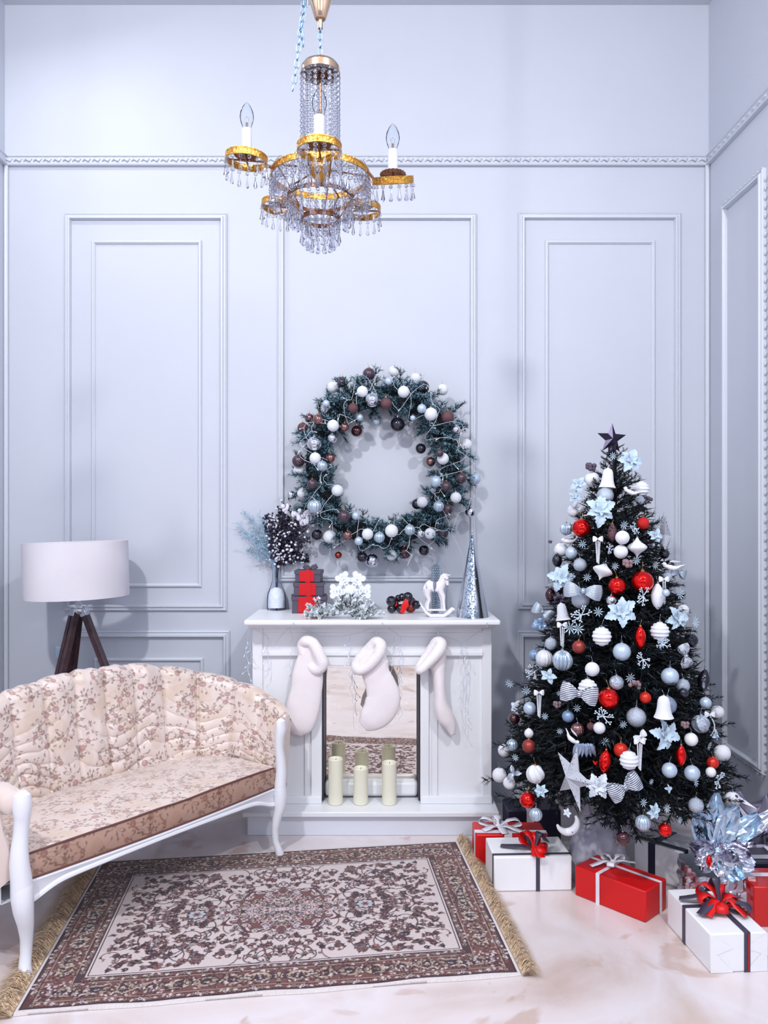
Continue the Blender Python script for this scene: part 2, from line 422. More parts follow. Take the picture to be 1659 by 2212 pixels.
def build_rug():
    nu, nv = 820, 550
    img = paint_rug(nv, nu); nv, nu = img.shape[:2]
    U, V = np.meshgrid(np.linspace(0, 1, nu), np.linspace(0, 1, nv))
    C = [np.array(c) for c in RC]
    XY = (C[0]*((1-U)*(1-V))[..., None]+C[1]*(U*(1-V))[..., None]+C[2]*(U*V)[..., None]+C[3]*((1-U)*V)[..., None])
    Z = .009+.0025*np.sin(U*17+V*5)*np.exp(-V*7)+.0015*np.sin(U*41+1)*np.exp(-V*12)
    edge = np.minimum(np.minimum(U, 1-U)*1.6, np.minimum(V, 1-V)*1.07); Z = np.where(edge < .002, .001, Z)
    XY[0, :, 1] += .004*np.sin(U[0]*19)                    # slightly wavy front edge
    org = Vector((*rug_pt(.5, .5), 0))
    P = np.concatenate([XY-np.array(org.xy), Z[..., None]], -1)
    t = thing('rug', 'dark patterned oriental rug with tan fringes lying before the fireplace', 'rug', org)
    o = put('pile', np_grid_mesh('pile', P, img), m_rug, t); WLOC[o.name] = org
    # fringes: twisted tan tassels, far too many to count
    rg = random.Random(5)
    for side in (0, 1):
        mb = MB(); out = (RC[1]-RC[0]).normalized()*(1 if side else -1); al = (RC[2]-RC[1]).normalized()
        n = 3600
        for k in range(n):
            v = rg.random()*1.03-.01; p = rug_pt(1.0 if side else 0.0, v); cl = .7*math.sin(v*57)+.8*math.sin(v*171+2)+.5*math.sin(v*311)
            ln = rg.uniform(.030, .082)*(1 if side else 1.5); sw = .35*cl+rg.uniform(-.6, .6)
            d = (out+al*sw*.8).normalized(); w = Vector((-d.y, d.x))*.0011
            h = rg.uniform(.004, .030); q1 = p+d*ln*.45; q2 = p+d*ln+al*rg.uniform(-.01, .01)
            a = Vector((*(p-w), .008)); b = Vector((*(p+w), .008)); c = Vector((*(q1-w), h+.006)); e = Vector((*(q1+w), h+.006)); f = Vector((*q2, rg.uniform(.002, .012)))
            mb.add([a, b, e, c, f], [(0, 1, 2, 3), (3, 2, 4)])
        f = obj('fringe', mb, mat('fringe_yarn', (170, 136, 102), .8, sheen=.4, mottled=(232, 206, 172), mscale=110), t); f['kind'] = 'stuff'
build_rug()

# ------------------------------------------------------------------ fireplace
m_white = mat('white_lacquer', (234, 236, 242), .32, bump=.04, bscale=40)
m_whited = mat('white_lacquer_base', (218, 221, 232), .38, bump=.05, bscale=40)
fx0, fx1, FY = -.612, .556, 3.84
fp = thing('fireplace', 'white wooden mock fireplace with a mirror in its opening', 'fireplace', (-.03, 3.98, 0))
hx0, hx1 = -.641, .575
obj('hearth_plinth', MB().box((hx0+.02, 3.745, 0), (hx1-.02, YB-.03, .095)), m_whited, fp, bevel=.003)
obj('hearth_slab', MB().box((hx0, 3.72, .095), (hx1, YB-.03, .12)), m_white, fp, bevel=.005)
ox0, ox1, oz1 = -.273, .208, .790
ztop = 1.003
def fb(name, x0, x1, z0, z1, y0, y1, m=m_white, bev=.003, par=None): return obj(name, MB().box((x0, y0, z0), (x1, y1, z1)), m, par or fp, bevel=bev)
m_side = mat('dark_brown_side', (92, 78, 82), .7, mottled=(80, 68, 74), mscale=20)  # dark mottled brown for the right side board only
fb('back_board', fx0+.01, fx1-.002, .12, ztop, 3.99, YB-.03, m_whited)
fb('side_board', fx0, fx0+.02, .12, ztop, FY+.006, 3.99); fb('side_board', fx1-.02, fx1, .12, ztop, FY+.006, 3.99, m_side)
for s, (a, b) in enumerate(((fx0, ox0), (ox1, fx1))):
    fb('panel', a+.002, b-.002, .12, .84, FY+.014, FY+.03)          # recessed field
    if s == 0: sx = [(a, a+.05), (b-.052, b), (b-.085, b-.06)]
    else: sx = [(b-.045, b), (a, a+.042), (a+.056, a+.085)]
    for i, (x0, x1) in enumerate(sx): fb('stile' if i < 2 else 'strip', x0, x1, .12, ztop-.001 if i < 2 and (x0 == fx0 or x1 == fx1) else oz1+.03, FY if i < 2 else FY+.004, FY+.03)
    fb('base_strip', a, b, .12, .155, FY-.012, FY+.02)
fb('lintel', ox0-.06, ox1+.06, oz1, oz1+.055, FY+.001, FY+.03)
fb('frieze', fx0+.04, fx1-.04, oz1+.04, ztop, FY+.012, FY+.03)
mbm = MB().grid([[Vector((x, FY+.012-d, .868-h)) for x in (fx0+.05, fx1-.045)] for h, d in [(0, 0), (.003, .012), (.012, .022), (.026, .022), (.030, .012), (.036, .008), (.036, 0)]])
obj('moulding', mbm, m_white, fp, angle=25)
fb('frieze_rail', fx0+.0505, fx1-.0455, .952, ztop, FY, FY+.03)
rows = []
for h, d in [(0, .0), (.006, .02), (.012, .045), (.024, .05), (.03, .075)]:
    rows.append([Vector((fx0-.002-d*.25, YB-.03, .973+h)), Vector((fx0-.002-d*.25, FY-d, .973+h)), Vector((fx1+.002+d*.25, FY-d, .973+h)), Vector((fx1+.002+d*.25, YB-.03, .973+h))])
obj('crown_moulding', MB().grid(rows), m_white, fp, angle=30)
obj('mantel_shelf', MB().box((-.632, 3.71, 1.003), (.580, YB-.028, 1.029)), m_white, fp, bevel=.008)
# inside: jambs, log bar and mirror
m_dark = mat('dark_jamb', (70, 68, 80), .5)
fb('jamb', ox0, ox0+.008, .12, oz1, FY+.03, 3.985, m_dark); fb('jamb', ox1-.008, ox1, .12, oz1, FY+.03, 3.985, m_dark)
mm = mat('mirror_glass', (250, 246, 238), .012, 1)
fb('mirror', ox0+.01, ox1-.01, .15, oz1+.02, 3.972, 3.980, mm, None)
obj('log_bar', MB().box((ox0+.008, 3.90, .128), (ox1-.008, 3.965, .205)), m_white, fp, bevel=.018)

# candles
m_wax = mat('candle_wax', (236, 234, 216), .45, sss=.3)
for px, top, lab in ((725, 1637, 'tall thick cream candle, leftmost in front of the mirror'), (779, 1657, 'shortest thick cream candle, between the two taller ones'), (841, 1645, 'thick cream candle, rightmost in front of the mirror')):
    Y = 3.835; x = (px-VX)/FPX*Y; r = .0355; h = (1735-top)/FPX*Y
    c = thing('candle', lab, 'candle', (x, Y, .1205), 'cream candles on the hearth')
    obj('wax', MB().lathe([(0, .0), (r-.003, 0), (r, .003), (r, h-.004), (r-.003, h), (r-.007, h-.003), (r-.010, h-.012), (0, h-.014)], 32, (x, Y, .1205)), m_wax, c)
    obj('wick', MB().tube([(x, Y, .12+h-.014), (x+.001, Y, .12+h-.002), (x+.004, Y, .12+h+.002)], .0012, 6), mat('wick', (40, 36, 36), .9), c)

# stockings: flattened, inflated socks
m_knit = mat('white_fleece', (240, 232, 236), .95, bump=.15, bscale=120, bdist=.004, sheen=.5, spec=.1)
m_cuff = mat('white_fur_cuff', (244, 238, 242), 1, bump=.5, bscale=160, bdist=.005, sheen=.8, spec=.05)
def stocking(label, body, cuff, hook, Y, fold=None):
    "body: (px, py, half width, thickness) down the centre line; cuff: loop of pixels"
    top = W(hook[0], hook[1], Y)
    t = thing('stocking', label, 'stocking', top, 'white stockings on the mantel')
    mb = MB(); k = Y/FPX; n = 28; rows = []
    pts = [Vector((b[0], b[1])) for b in body]
    # smooth the spine
    def cr(P, u):
        i = min(int(u), len(P)-2); f = u-i; g = lambda j: P[max(0, min(len(P)-1, j))]
        a, b, c, d = g(i-1), g(i), g(i+1), g(i+2)
        return .5*((2*b)+(-a+c)*f+(2*a-5*b+4*c-d)*f*f+(-a+3*b-3*c+d)*f**3)
    B = [Vector(b) for b in body]; M = 6*(len(B)-1)
    S = [cr(B, (len(B)-1)*i/M) for i in range(M+1)]
    for i, s in enumerate(S):
        t0 = S[max(i-1, 0)]; t1 = S[min(i+1, M)]; d = Vector((t1[0]-t0[0], t1[1]-t0[1])).normalized(); nn = Vector((-d.y, d.x))
        row = []
        for j in range(n):
            a = 2*PI*j/n; cx = math.cos(a); sy = math.sin(a)
            q = (s[0]+nn.x*s[2]*cx, s[1]+nn.y*s[2]*cx)
            th = s[3]*math.copysign(abs(sy)**.8, sy)
            wr = .002*noise.noise(Vector((q[0]*.05, q[1]*.05, a)))
            row.append(W(q[0], q[1], Y)+Vector((0, th+wr, 0)))
        rows.append(row)
    mb.grid(rows, closed_v=True); mb.f.append(tuple(range(n))); mb.f.append(tuple(len(rows)*n-1-j for j in range(n)))
    obj('sock', mb, m_knit, t, angle=80)
    N = len(cuff); ring = []
    for i in range(N*5):
        u = i/5; g = lambda j: Vector(cuff[j % N]); j = int(u); f = u-j
        a, b, c, d = g(j-1), g(j), g(j+1), g(j+2)
        ring.append(.5*((2*b)+(-a+c)*f+(2*a-5*b+4*c-d)*f*f+(-a+3*b-3*c+d)*f**3))
    cx = sum(q[0] for q in ring)/len(ring); mb = MB()
    pts3 = [W(q[0], q[1], Y+q[2]) for q in ring]; rr = [q[3]*k*(1+.08*noise.noise(Vector((q[0]*.1, q[1]*.1, 0)))) for q in ring]
    mb.tube(pts3, rr, 14, closed=True, flat=1.0)
    obj('cuff', mb, m_cuff, t, angle=90)
    obj('loop', MB().tube([W(hook[0], hook[1], Y), W(hook[0]+1, hook[1]-14, Y+.01), W(hook[0]+2, 1362, Y+.02)], .0022, 6), m_knit, t)
stocking('white fleece stocking hanging left of the mirror opening, toe down to the left',
         [(672, 1395, 16, .03), (668, 1420, 25, .03), (665, 1455, 33, .03), (662, 1490, 34, .028), (655, 1525, 36, .03), (650, 1552, 34, .032), (645, 1572, 28, .028), (641, 1586, 12, .012)],
         [(662, 1385, -.02, 12), (676, 1390, -.03, 12), (690, 1415, -.035, 13), (696, 1435, -.03, 13), (684, 1446, -.02, 13), (668, 1432, 0, 13), (656, 1408, 0, 12), (654, 1392, 0, 12)], (666, 1378), 3.80)
stocking('white fleece stocking hanging in the middle over the mirror, heel out to the right',
         [(815, 1398, 20, .03), (806, 1425, 34, .03), (812, 1455, 30, .028), (822, 1480, 33, .028), (828, 1508, 37, .03), (818, 1535, 36, .03), (798, 1556, 27, .028), (784, 1568, 14, .014)],
         [(812, 1386, -.02, 11), (822, 1395, -.03, 13), (816, 1415, -.035, 13), (796, 1438, -.035, 12), (776, 1448, -.03, 11), (768, 1438, 0, 10), (779, 1420, 0, 11), (797, 1402, 0, 12)], (812, 1378), 3.80)
stocking('white fleece stocking hanging right of the mirror, seen edge on',
         [(948, 1402, 16, .035), (945, 1428, 19, .035), (948, 1455, 14, .04), (950, 1490, 13, .045), (953, 1525, 16, .045), (962, 1548, 18, .04), (972, 1565, 13, .03), (978, 1586, 6, .015)],
         [(945, 1386, -.01, 12), (953, 1392, -.03, 12), (946, 1408, -.05, 13), (925, 1432, -.06, 11), (908, 1448, -.06, 9), (906, 1440, -.02, 9), (922, 1418, 0, 11), (936, 1398, 0, 12)], (946, 1378), 3.80)
# icicle light string along the mantel
m_wire = mat('clear_wire', (196, 206, 224), .3)
m_bulb = mat('led_tip', (240, 244, 250), .15)
fl = thing('icicle_lights', 'thin pale icicle light string drooping from the mantel edge', 'string lights', W(816, 1352, 3.80))
mbw = MB(); mbb = MB(); rg = random.Random(11); YL = 3.815
main = [W(x, y, YL) for x, y in ((533, 1362), (548, 1358), (575, 1372), (592, 1395), (610, 1370), (634, 1347), (690, 1374), (740, 1374), (780, 1366), (826, 1347), (864, 1374), (890, 1376), (960, 1374), (1002, 1388), (1040, 1360), (1060, 1356))]
mbw.tube(main, .0011, 5)
for dx, dy0, dy1 in ((540, 1362, 1490), (577, 1374, 1450), (630, 1350, 1520), (757, 1374, 1500), (762, 1500, 1560), (865, 1374, 1540), (1003, 1388, 1575), (536, 1362, 1440), (1008, 1400, 1500), (850, 1374, 1440)):
    x = dx; y = dy0; pts = [W(x, y, YL)]
    while y < dy1:
        y += 14; x = dx+rg.uniform(-5, 5); p = W(x, y, YL+rg.uniform(-.004, .004)); pts.append(p)
        if rg.random() < .8:
            q = p+Vector((rg.uniform(-.022, .022), -.004, -rg.uniform(.005, .03))); mbw.tube([p, q], .0009, 4); mbb.tube([q, q+(q-p).normalized()*.009], .0022, 6)
    mbw.tube(pts, .0011, 5)
obj('wire', mbw, m_wire, fl); b_ = obj('light_tips', mbb, m_bulb, fl); b_['kind'] = 'stuff'
for px in (634, 826, 1052):
    p = W(px, 1347, 3.705); hk = obj('hook', MB().tube([p+Vector((0, .0, .004)), p+Vector((0, -.006, 0)), p+Vector((0, -.006, -.012)), p+Vector((0, .002, -.016))], .0022, 6), mat('hook_metal', (210, 214, 222), .3, .6), fp)

# ------------------------------------------------------------------ floor lamp
m_shade = mat('linen_shade', (232, 228, 236), .9, bump=.25, bscale=400, spec=.1)
m_wood = mat('dark_wood', (74, 52, 58), .4, mottled=(58, 40, 46), mscale=30)
m_chrome = mat('chrome', (205, 210, 218), .15, 1)
LY = 3.86; lx = (165-VX)/FPX*LY
lamp = thing('floor_lamp', 'tripod floor lamp with white drum shade behind the sofa', 'lamp', (lx, LY, 0))
T = Matrix.Translation((lx, LY, 1.26)) @ Matrix.Rotation(-.028, 4, 'Y')
sh = MB(); R, hh = .246, .134
sh.v = []; n = 64
prof = [(R-.003, -hh), (R, -hh), (R, hh), (R-.003, hh), (R-.004, hh-.004), (R-.004, -hh)]
rows = [[T @ Vector((r*math.cos(2*PI*k/n), r*math.sin(2*PI*k/n), z)) for k in range(n)] for r, z in prof]
sh.grid(rows+[rows[0]], closed_v=True)
obj('lamp_shade', sh, m_shade, lamp)
mb = MB()
for k in range(3):
    a = k*2*PI/3+.4; mb.tube([T @ Vector((0, 0, hh-.03)), T @ Vector((R*math.cos(a)*.98, R*math.sin(a)*.98, hh-.01))], .002, 6)
obj('shade_spider', mb, m_chrome, lamp)
top = Vector((lx+.01, LY, 1.07))
obj('stem', MB().tube([top+Vector((0, 0, -.02)), top+Vector((0, 0, .16))], .009, 12), m_chrome, lamp)
obj('bulb', MB().lathe([(0, 0), (.014, .0), (.016, .02), (.03, .05), (.03, .07), (.018, .09), (0, .097)], 20, top+Vector((0, 0, .15))), mat('opal_glass', (245, 245, 245), .2), lamp)
obj('hub', MB().lathe([(0, -.028), (.034, -.028), (.04, -.02), (.04, .0), (.046, .004), (.046, .012), (.02, .016), (.014, .03), (0, .03)], 24, top), m_chrome, lamp, angle=40)
for ax, ay, nm in ((.52, -.05, 1), (-.20, -.20, 0), (-.235, .24, 0)):
    foot = Vector((lx+ax*.85, min(LY+ay, 4.12), 0)); d = (foot-top); d.normalize(); hp = top+Vector((d.x*.07, d.y*.07, -.01))
    s = d.cross(Vector((d.y, -d.x, 0))).normalized(); side = Vector((-d.y, d.x, 0)).normalized()
    obj('leg_bracket', MB().box((-.024, -.018, -.03), (.024, .018, .02), Matrix.Translation(hp) @ d.to_track_quat('-Z', 'Y').to_matrix().to_4x4()), m_chrome, lamp, bevel=.004)
    lg = MB(); M = Matrix.Translation((0, 0, 0))
    ln = (foot-hp).length; q = d.to_track_quat('Z', 'Y').to_matrix().to_4x4(); Mx = Matrix.Translation(hp) @ q
    w0 = .036 if nm else .03
    for sx in (-1, 1) if not nm else (0,):
        wdt = .012 if sx else .019; ox = sx*.018
        lg.box((ox-wdt, -.014, .01), (ox+wdt, .014, ln-.02), Mx)
    if not nm: lg.box((-.009, -.009, .10), (.009, .009, ln), Mx)
    g = obj('leg', lg, m_wood, lamp, bevel=.002)

# ------------------------------------------------------------------ sofa
def floral_tile(N=512):
    P = Paint(N, N, (224, 208, 202), wrap=True); r = random.Random(21)
    for k in range(14):
        P.ell(r.random()*N, r.random()*N, 70, 40, r.random()*3, (212, 190, 172), .4)
    LEAF = [(150, 128, 118), (160, 136, 128), (140, 118, 110), (166, 144, 130)]; ROSE = [(206, 172, 166), (190, 150, 146), (214, 184, 176)]
    for k in range(25):
        x, y = (k % 5+r.uniform(.1, .9))*N/5, (k//5+r.uniform(.1, .9))*N/5; s = r.uniform(.9, 1.3)
        for q in range(10):
            a = r.uniform(0, 2*PI); d = r.uniform(16, 52)*s; lx_, ly_ = x+math.cos(a)*d, y+math.sin(a)*d
            P.line([(x+math.cos(a)*12, y+math.sin(a)*12), (lx_, ly_)], 1.0, r.choice(LEAF), .8)
            P.leaf(lx_, ly_, r.uniform(14, 24)*s, 5.5*s, a+r.uniform(-.9, .9), r.choice(LEAF), .85)
        if k % 3 != 2:
            for R, c in ((17, 0), (13, 1), (9, 2), (5, 1)):
                P.ell(x+r.uniform(-2, 2), y+r.uniform(-2, 2), R*s, R*s*.9, r.random()*3, ROSE[c], .9); P.ell(x, y, R*s, R*s*.85, r.random()*3, (150, 108, 106), .75, inner=.82)
    return P.a
TILE = floral_tile()
def sample_tile(U, V, size=.34):
    N = TILE.shape[0]; x = (U/size*N) % N; y = (V/size*N) % N
    x0 = np.floor(x).astype(int); y0 = np.floor(y).astype(int); fx = (x-x0)[..., None]; fy = (y-y0)[..., None]
    g = lambda a, b: TILE[b % N, a % N]
    return g(x0, y0)*(1-fx)*(1-fy)+g(x0+1, y0)*fx*(1-fy)+g(x0, y0+1)*(1-fx)*fy+g(x0+1, y0+1)*fx*fy
m_sofa = mat('floral_satin', (225, 205, 190), .40, vcol=True, sheen=1, srough=.32, bump=.1, bscale=200, spec=.9, coat=.35, crough=.35)
m_pipe = mat('brown_piping', (104, 66, 60), .6)
m_swood = mat('painted_white_wood', (230, 232, 240), .28, bump=.05, bscale=25)
SO = Vector((-1.19, 2.60, 0)); su = Vector((.61, .79, 0)).normalized(); sn = Vector((-su.y, su.x, 0)); SW, ST = 1.19, .46
def S3(s, t, z): return SO+su*s+sn*t+Vector((0, 0, z))
sofa = thing('sofa', 'cream floral tufted loveseat with curved back and white wooden frame', 'sofa', S3(SW/2, .25, 0))
sofa_o = WLOC['sofa']
def vnoise(shape, fu, fv, seed):
    "smooth value noise on a grid"
    rng = np.random.RandomState(seed); h, w = shape; gu, gv = int(fu)+3, int(fv)+3
    G = rng.uniform(-1, 1, (gu, gv)); u = np.linspace(0, fu, h); v = np.linspace(0, fv, w)
    u0 = u.astype(int); v0 = v.astype(int); a = (u-u0); b = (v-v0); a = (a*a*(3-2*a))[:, None]; b = (b*b*(3-2*b))[None]
    g = lambda i, j: G[np.ix_(u0+i, v0+j)]
    return g(0, 0)*(1-a)*(1-b)+g(1, 0)*a*(1-b)+g(0, 1)*(1-a)*b+g(1, 1)*a*b
def build_back():
    nu, nv = 760, 300
    th = np.linspace(0, PI, 4000); e = 2/3.4
    s_ = SW/2+(SW/2)*np.sign(np.cos(th))*np.abs(np.cos(th))**e; t_ = ST*np.abs(np.sin(th))**e
    arc = np.concatenate([[0], np.cumsum(np.hypot(np.diff(s_), np.diff(t_)))]); LT = arc[-1]
    a = np.linspace(0, LT, nu); s = np.interp(a, arc, s_); t = np.interp(a, arc, t_)
    # smooth tangent
    ds = np.gradient(s, a); dt = np.gradient(t, a)
    for _ in range(60):
        ds = np.convolve(np.pad(ds, 2, 'edge'), np.ones(5)/5, 'valid'); dt = np.convolve(np.pad(dt, 2, 'edge'), np.ones(5)/5, 'valid')
    L = np.hypot(ds, dt); ns, nt_ = dt/L, -ds/L           # outward
    d = np.minimum(a, LT-a); top = .615+.235*np.sin(np.clip(d/.85, 0, 1)*PI/2)
    thick = .095*np.clip(.55+d/.25, 0, 1)
    nch = 13; ph = a/LT*nch; puff = np.abs(np.sin(PI*ph))**.55; seam = np.exp(-((np.abs(ph-np.round(ph)))/.035)**2)
    seam = np.where((ph < .3) | (ph > nch-.3), 0, seam)
    v = np.linspace(0, 1, nv)
    A, Vv = np.meshgrid(a, v, indexing='ij')
    out = np.zeros((nu, nv)); z = np.zeros((nu, nv)); z0 = .33
    T_ = top[:, None]; rt = (thick/2)[:, None]
    f = Vv < .62
    h = Vv/.62; zf = z0+(T_-rt-z0)*h; of = .055*h**1.3
    g = np.clip((Vv-.62)/.2, 0, 1)*PI; ot = .055+rt*(1-np.cos(g)); zt = T_-rt+rt*np.sin(g)*1.05
    hb = np.clip((Vv-.82)/.18, 0, 1); ob = .055+2*rt-.03*hb; zb = (T_-rt)*(1-hb)+.28*hb
    out = np.where(f, of, np.where(Vv < .82, ot, ob)); z = np.where(f, zf, np.where(Vv < .82, zt, zb))
    # puffing of the channels and the sewn-in creases
    amp = np.where(f, .009+.011*np.clip(h, 0, 1), np.where(Vv < .82, .020-.010*np.sin(g), .004))
    disp = amp*(puff[:, None]-.6)-seam[:, None]*np.where(Vv < .8, .008, 0)
    n1 = vnoise((nu, nv), 9, 2, 1); n2 = vnoise((nu, nv), 22, 4, 2); n3 = vnoise((nu, nv), 60, 8, 3)
    crease = np.abs(np.sin(PI*(h*8.0+1.7*n1+.45*n2)))**.40-.7
    wgt = np.clip(1.25-h*1.35, 0, 1)**1.2*np.where(f, 1, 0)*np.clip(.55+.6*vnoise((nu, nv), 7, 2, 9), .2, 1)
    disp += .023*crease*wgt+.004*n3*np.where(Vv < .8, 1, 0)+.006*n2*np.where(Vv < .8, 1, 0)
    rr = np.sin(g); top_w = np.where(f, 0, np.where(Vv < .82, rr, 0))
    cosw = np.where(f, -1, np.where(Vv < .82, -np.cos(g), 1))
    out = out+disp*cosw*np.where(f, 1, 1); z = z+disp*top_w
    Sx = s[:, None]+ns[:, None]*out; Tx = t[:, None]+nt_[:, None]*out
    P = np.empty((nu, nv, 3)); base = np.array(SO-sofa_o)
    P[..., 0] = base[0]+su.x*Sx+sn.x*Tx; P[..., 1] = base[1]+su.y*Sx+sn.y*Tx; P[..., 2] = z
    ln = np.concatenate([np.zeros((nu, 1)), np.cumsum(np.hypot(np.diff(out-disp*cosw, axis=1), np.diff(z, axis=1)), 1)], 1)
    cols = sample_tile(A, ln)
    # darker stitching in the seams
    return P, cols, a, s, t, ns, nt_, top, LT
P, cols, A_, s_, t_, ns_, nt2_, top_, LT_ = build_back()
put('backrest', np_grid_mesh('backrest', P, cols), m_sofa, sofa)
for e_ in (0, -1):                                           # end caps of the backrest roll
    mb = MB(); ring = [Vector(p)+sofa_o for p in P[e_, ::4]]; c = sum(ring, Vector())/len(ring)
    k = len(ring); mb.add(ring+[c+su*0+(-sn)*.012], [(i, (i+1) % k, k) for i in range(k)]); me_ = obj('arm_end', mb, mat('plain_satin', (220, 202, 196), .42, sheen=.8), sofa)
for s0, o_ in ((0, -1),):                                    # padded top of the near arm above its post
    mb = MB().tube([S3(s0+o_*.022, t_z, .575+.06*t_z) for t_z in (-.030, -.018, .02, .08, .14)], [.016, .036, .046, .046, .026], 20)
    obj('arm_pad', mb, mat('plain_satin', (220, 202, 196), .42, sheen=.8), sofa)
def build_seat():
    # cushion: D-shaped, domed top, boxed front band
    nu, nv = 420, 220; u = np.linspace(0, 1, nu); v = np.linspace(0, 1, nv)
    U, V = np.meshgrid(u, v, indexing='ij')
    s = .012+(SW-.024)*U; e = 3.4
    tmax = ST*np.clip(1-np.abs(2*U-1)**e, 0, 1)**(1/e)
    bow = -.02*np.sin(PI*U)                                 # front edge bows forward a touch
    t = bow+(np.maximum(tmax, .02)+.03-bow)*V-.012
    z = .392+.022*np.clip(np.sin(PI*U), 0, 1)**.5*np.clip(np.sin(PI*np.clip(V, .03, 1)), 0, 1)**.6
    z += .003*vnoise((nu, nv), 9, 5, 5)
    base = np.array(SO-sofa_o); P = np.empty((nu, nv, 3))
    P[..., 0] = base[0]+su.x*s+sn.x*t; P[..., 1] = base[1]+su.y*s+sn.y*t; P[..., 2] = z
    put('seat_cushion', np_grid_mesh('seat_cushion', P, sample_tile(s, t*1.1)), m_sofa, sofa)
    nb = 60; B = np.empty((nu, nb, 3)); w = np.linspace(0, 1, nb)[None]; s0 = s[:, :1]; t0 = t[:, :1]
    tt = t0-.006*np.sin(PI*w)-.003*w; zz = z[:, :1]-(z[:, :1]-.308)*w
    B[..., 0] = base[0]+su.x*s0+sn.x*tt; B[..., 1] = base[1]+su.y*s0+sn.y*tt; B[..., 2] = zz
    cl = sample_tile(s0+0*w, .5-zz)*np.array([.60, .44, .36], np.float32)  # same floral, darkened and browned to paint in the front face's shade
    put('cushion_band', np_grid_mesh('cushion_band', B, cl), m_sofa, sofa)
    pts = [Vector(p)+sofa_o for p in P[::8, 0]]; obj('piping', MB().tube(pts, .0042, 8), m_pipe, sofa)
    pts = [Vector(p)+sofa_o for p in B[::8, -1]]; obj('piping', MB().tube(pts, .0042, 8), m_pipe, sofa)
    return pts
build_seat()
# wooden seat rail with a shaped lower edge, side and back rails
rows = []; nR = 60
for i in range(nR+1):
    u = i/nR; s = .02+(SW-.04)*u; bow = -.02*math.sin(PI*u)-.012; dz = .255+.02*math.sin(PI*u)-.035*math.exp(-(u/.07)**2)-.035*math.exp(-((1-u)/.07)**2)
    prof = [(.05, .305), (-.004, .305), (-.008, .298), (-.004, .285), (-.002, dz+.02), (-.008, dz+.014), (-.010, dz+.006), (-.004, dz), (.05, dz)]
    rows.append([S3(s, bow+p, z) for p, z in prof])
obj('front_rail', MB().grid(rows), m_swood, sofa, angle=30)
rows = []
idx = np.linspace(0, len(A_)-1, 70).astype(int)
for i in idx:
    c = [(-.01, .31), (.055, .31), (.055, .25), (-.01, .25), (-.01, .31)]
    rows.append([S3(s_[i]+ns_[i]*o, t_[i]+nt2_[i]*o, z) for o, z in c])
obj('side_rail', MB().grid(rows), m_swood, sofa, angle=30)
rows = [[S3(.03+(SW-.06)*u, t, z) for t in (0, .2, ST)] for u in (0, 1) for z in (.29,)]
for side in (0, 1):
    s0 = SW if side else 0; o = 1 if side else -1
    # arm post and cabriole leg as one shaped stick: (out, front, z, radius across, flat)
    prof = [(.012, -.028, .612, .010), (.014, -.034, .600, .022), (.016, -.036, .570, .026), (.012, -.030, .530, .022), (.014, -.026, .48, .020), (.020, -.028, .43, .022), (.022, -.030, .38, .025),
            (.016, -.030, .33, .027), (.013, -.030, .275, .029)]
    if side == 0: prof = [(a, b, c, r*1.25) for a, b, c, r in prof]
    obj('arm_post', MB().tube([S3(s0+o*a-o*.012, b, c) for a, b, c, r in prof][::-1], [p[3] for p in prof][::-1], 16, flat=.95, up=sn), m_swood, sofa)
    pr = [(.013, -.030, .300, .0275), (.014, -.033, .27, .029), (.010, -.034, .22, .026), (-.002, -.026, .17, .021), (-.008, -.020, .12, .0165), (-.006, -.020, .07, .015), (.002, -.028, .035, .016), (.006, -.036, .014, .019), (.006, -.036, 0, .017)]
    if side == 0: pr = [(a, b, c, r*1.25) for a, b, c, r in pr]
    obj('leg', MB().tube([S3(s0+o*a-o*.012, b, c) for a, b, c, r in pr][::-1], [p[3] for p in pr][::-1], 16), m_swood, sofa)
    obj('leg', MB().tube([S3(s0-o*.08, ST+.10, 0), S3(s0-o*.10, ST+.06, .14), S3(s0-o*.10, ST+.02, .30)], [.014, .018, .024], 10), m_swood, sofa)
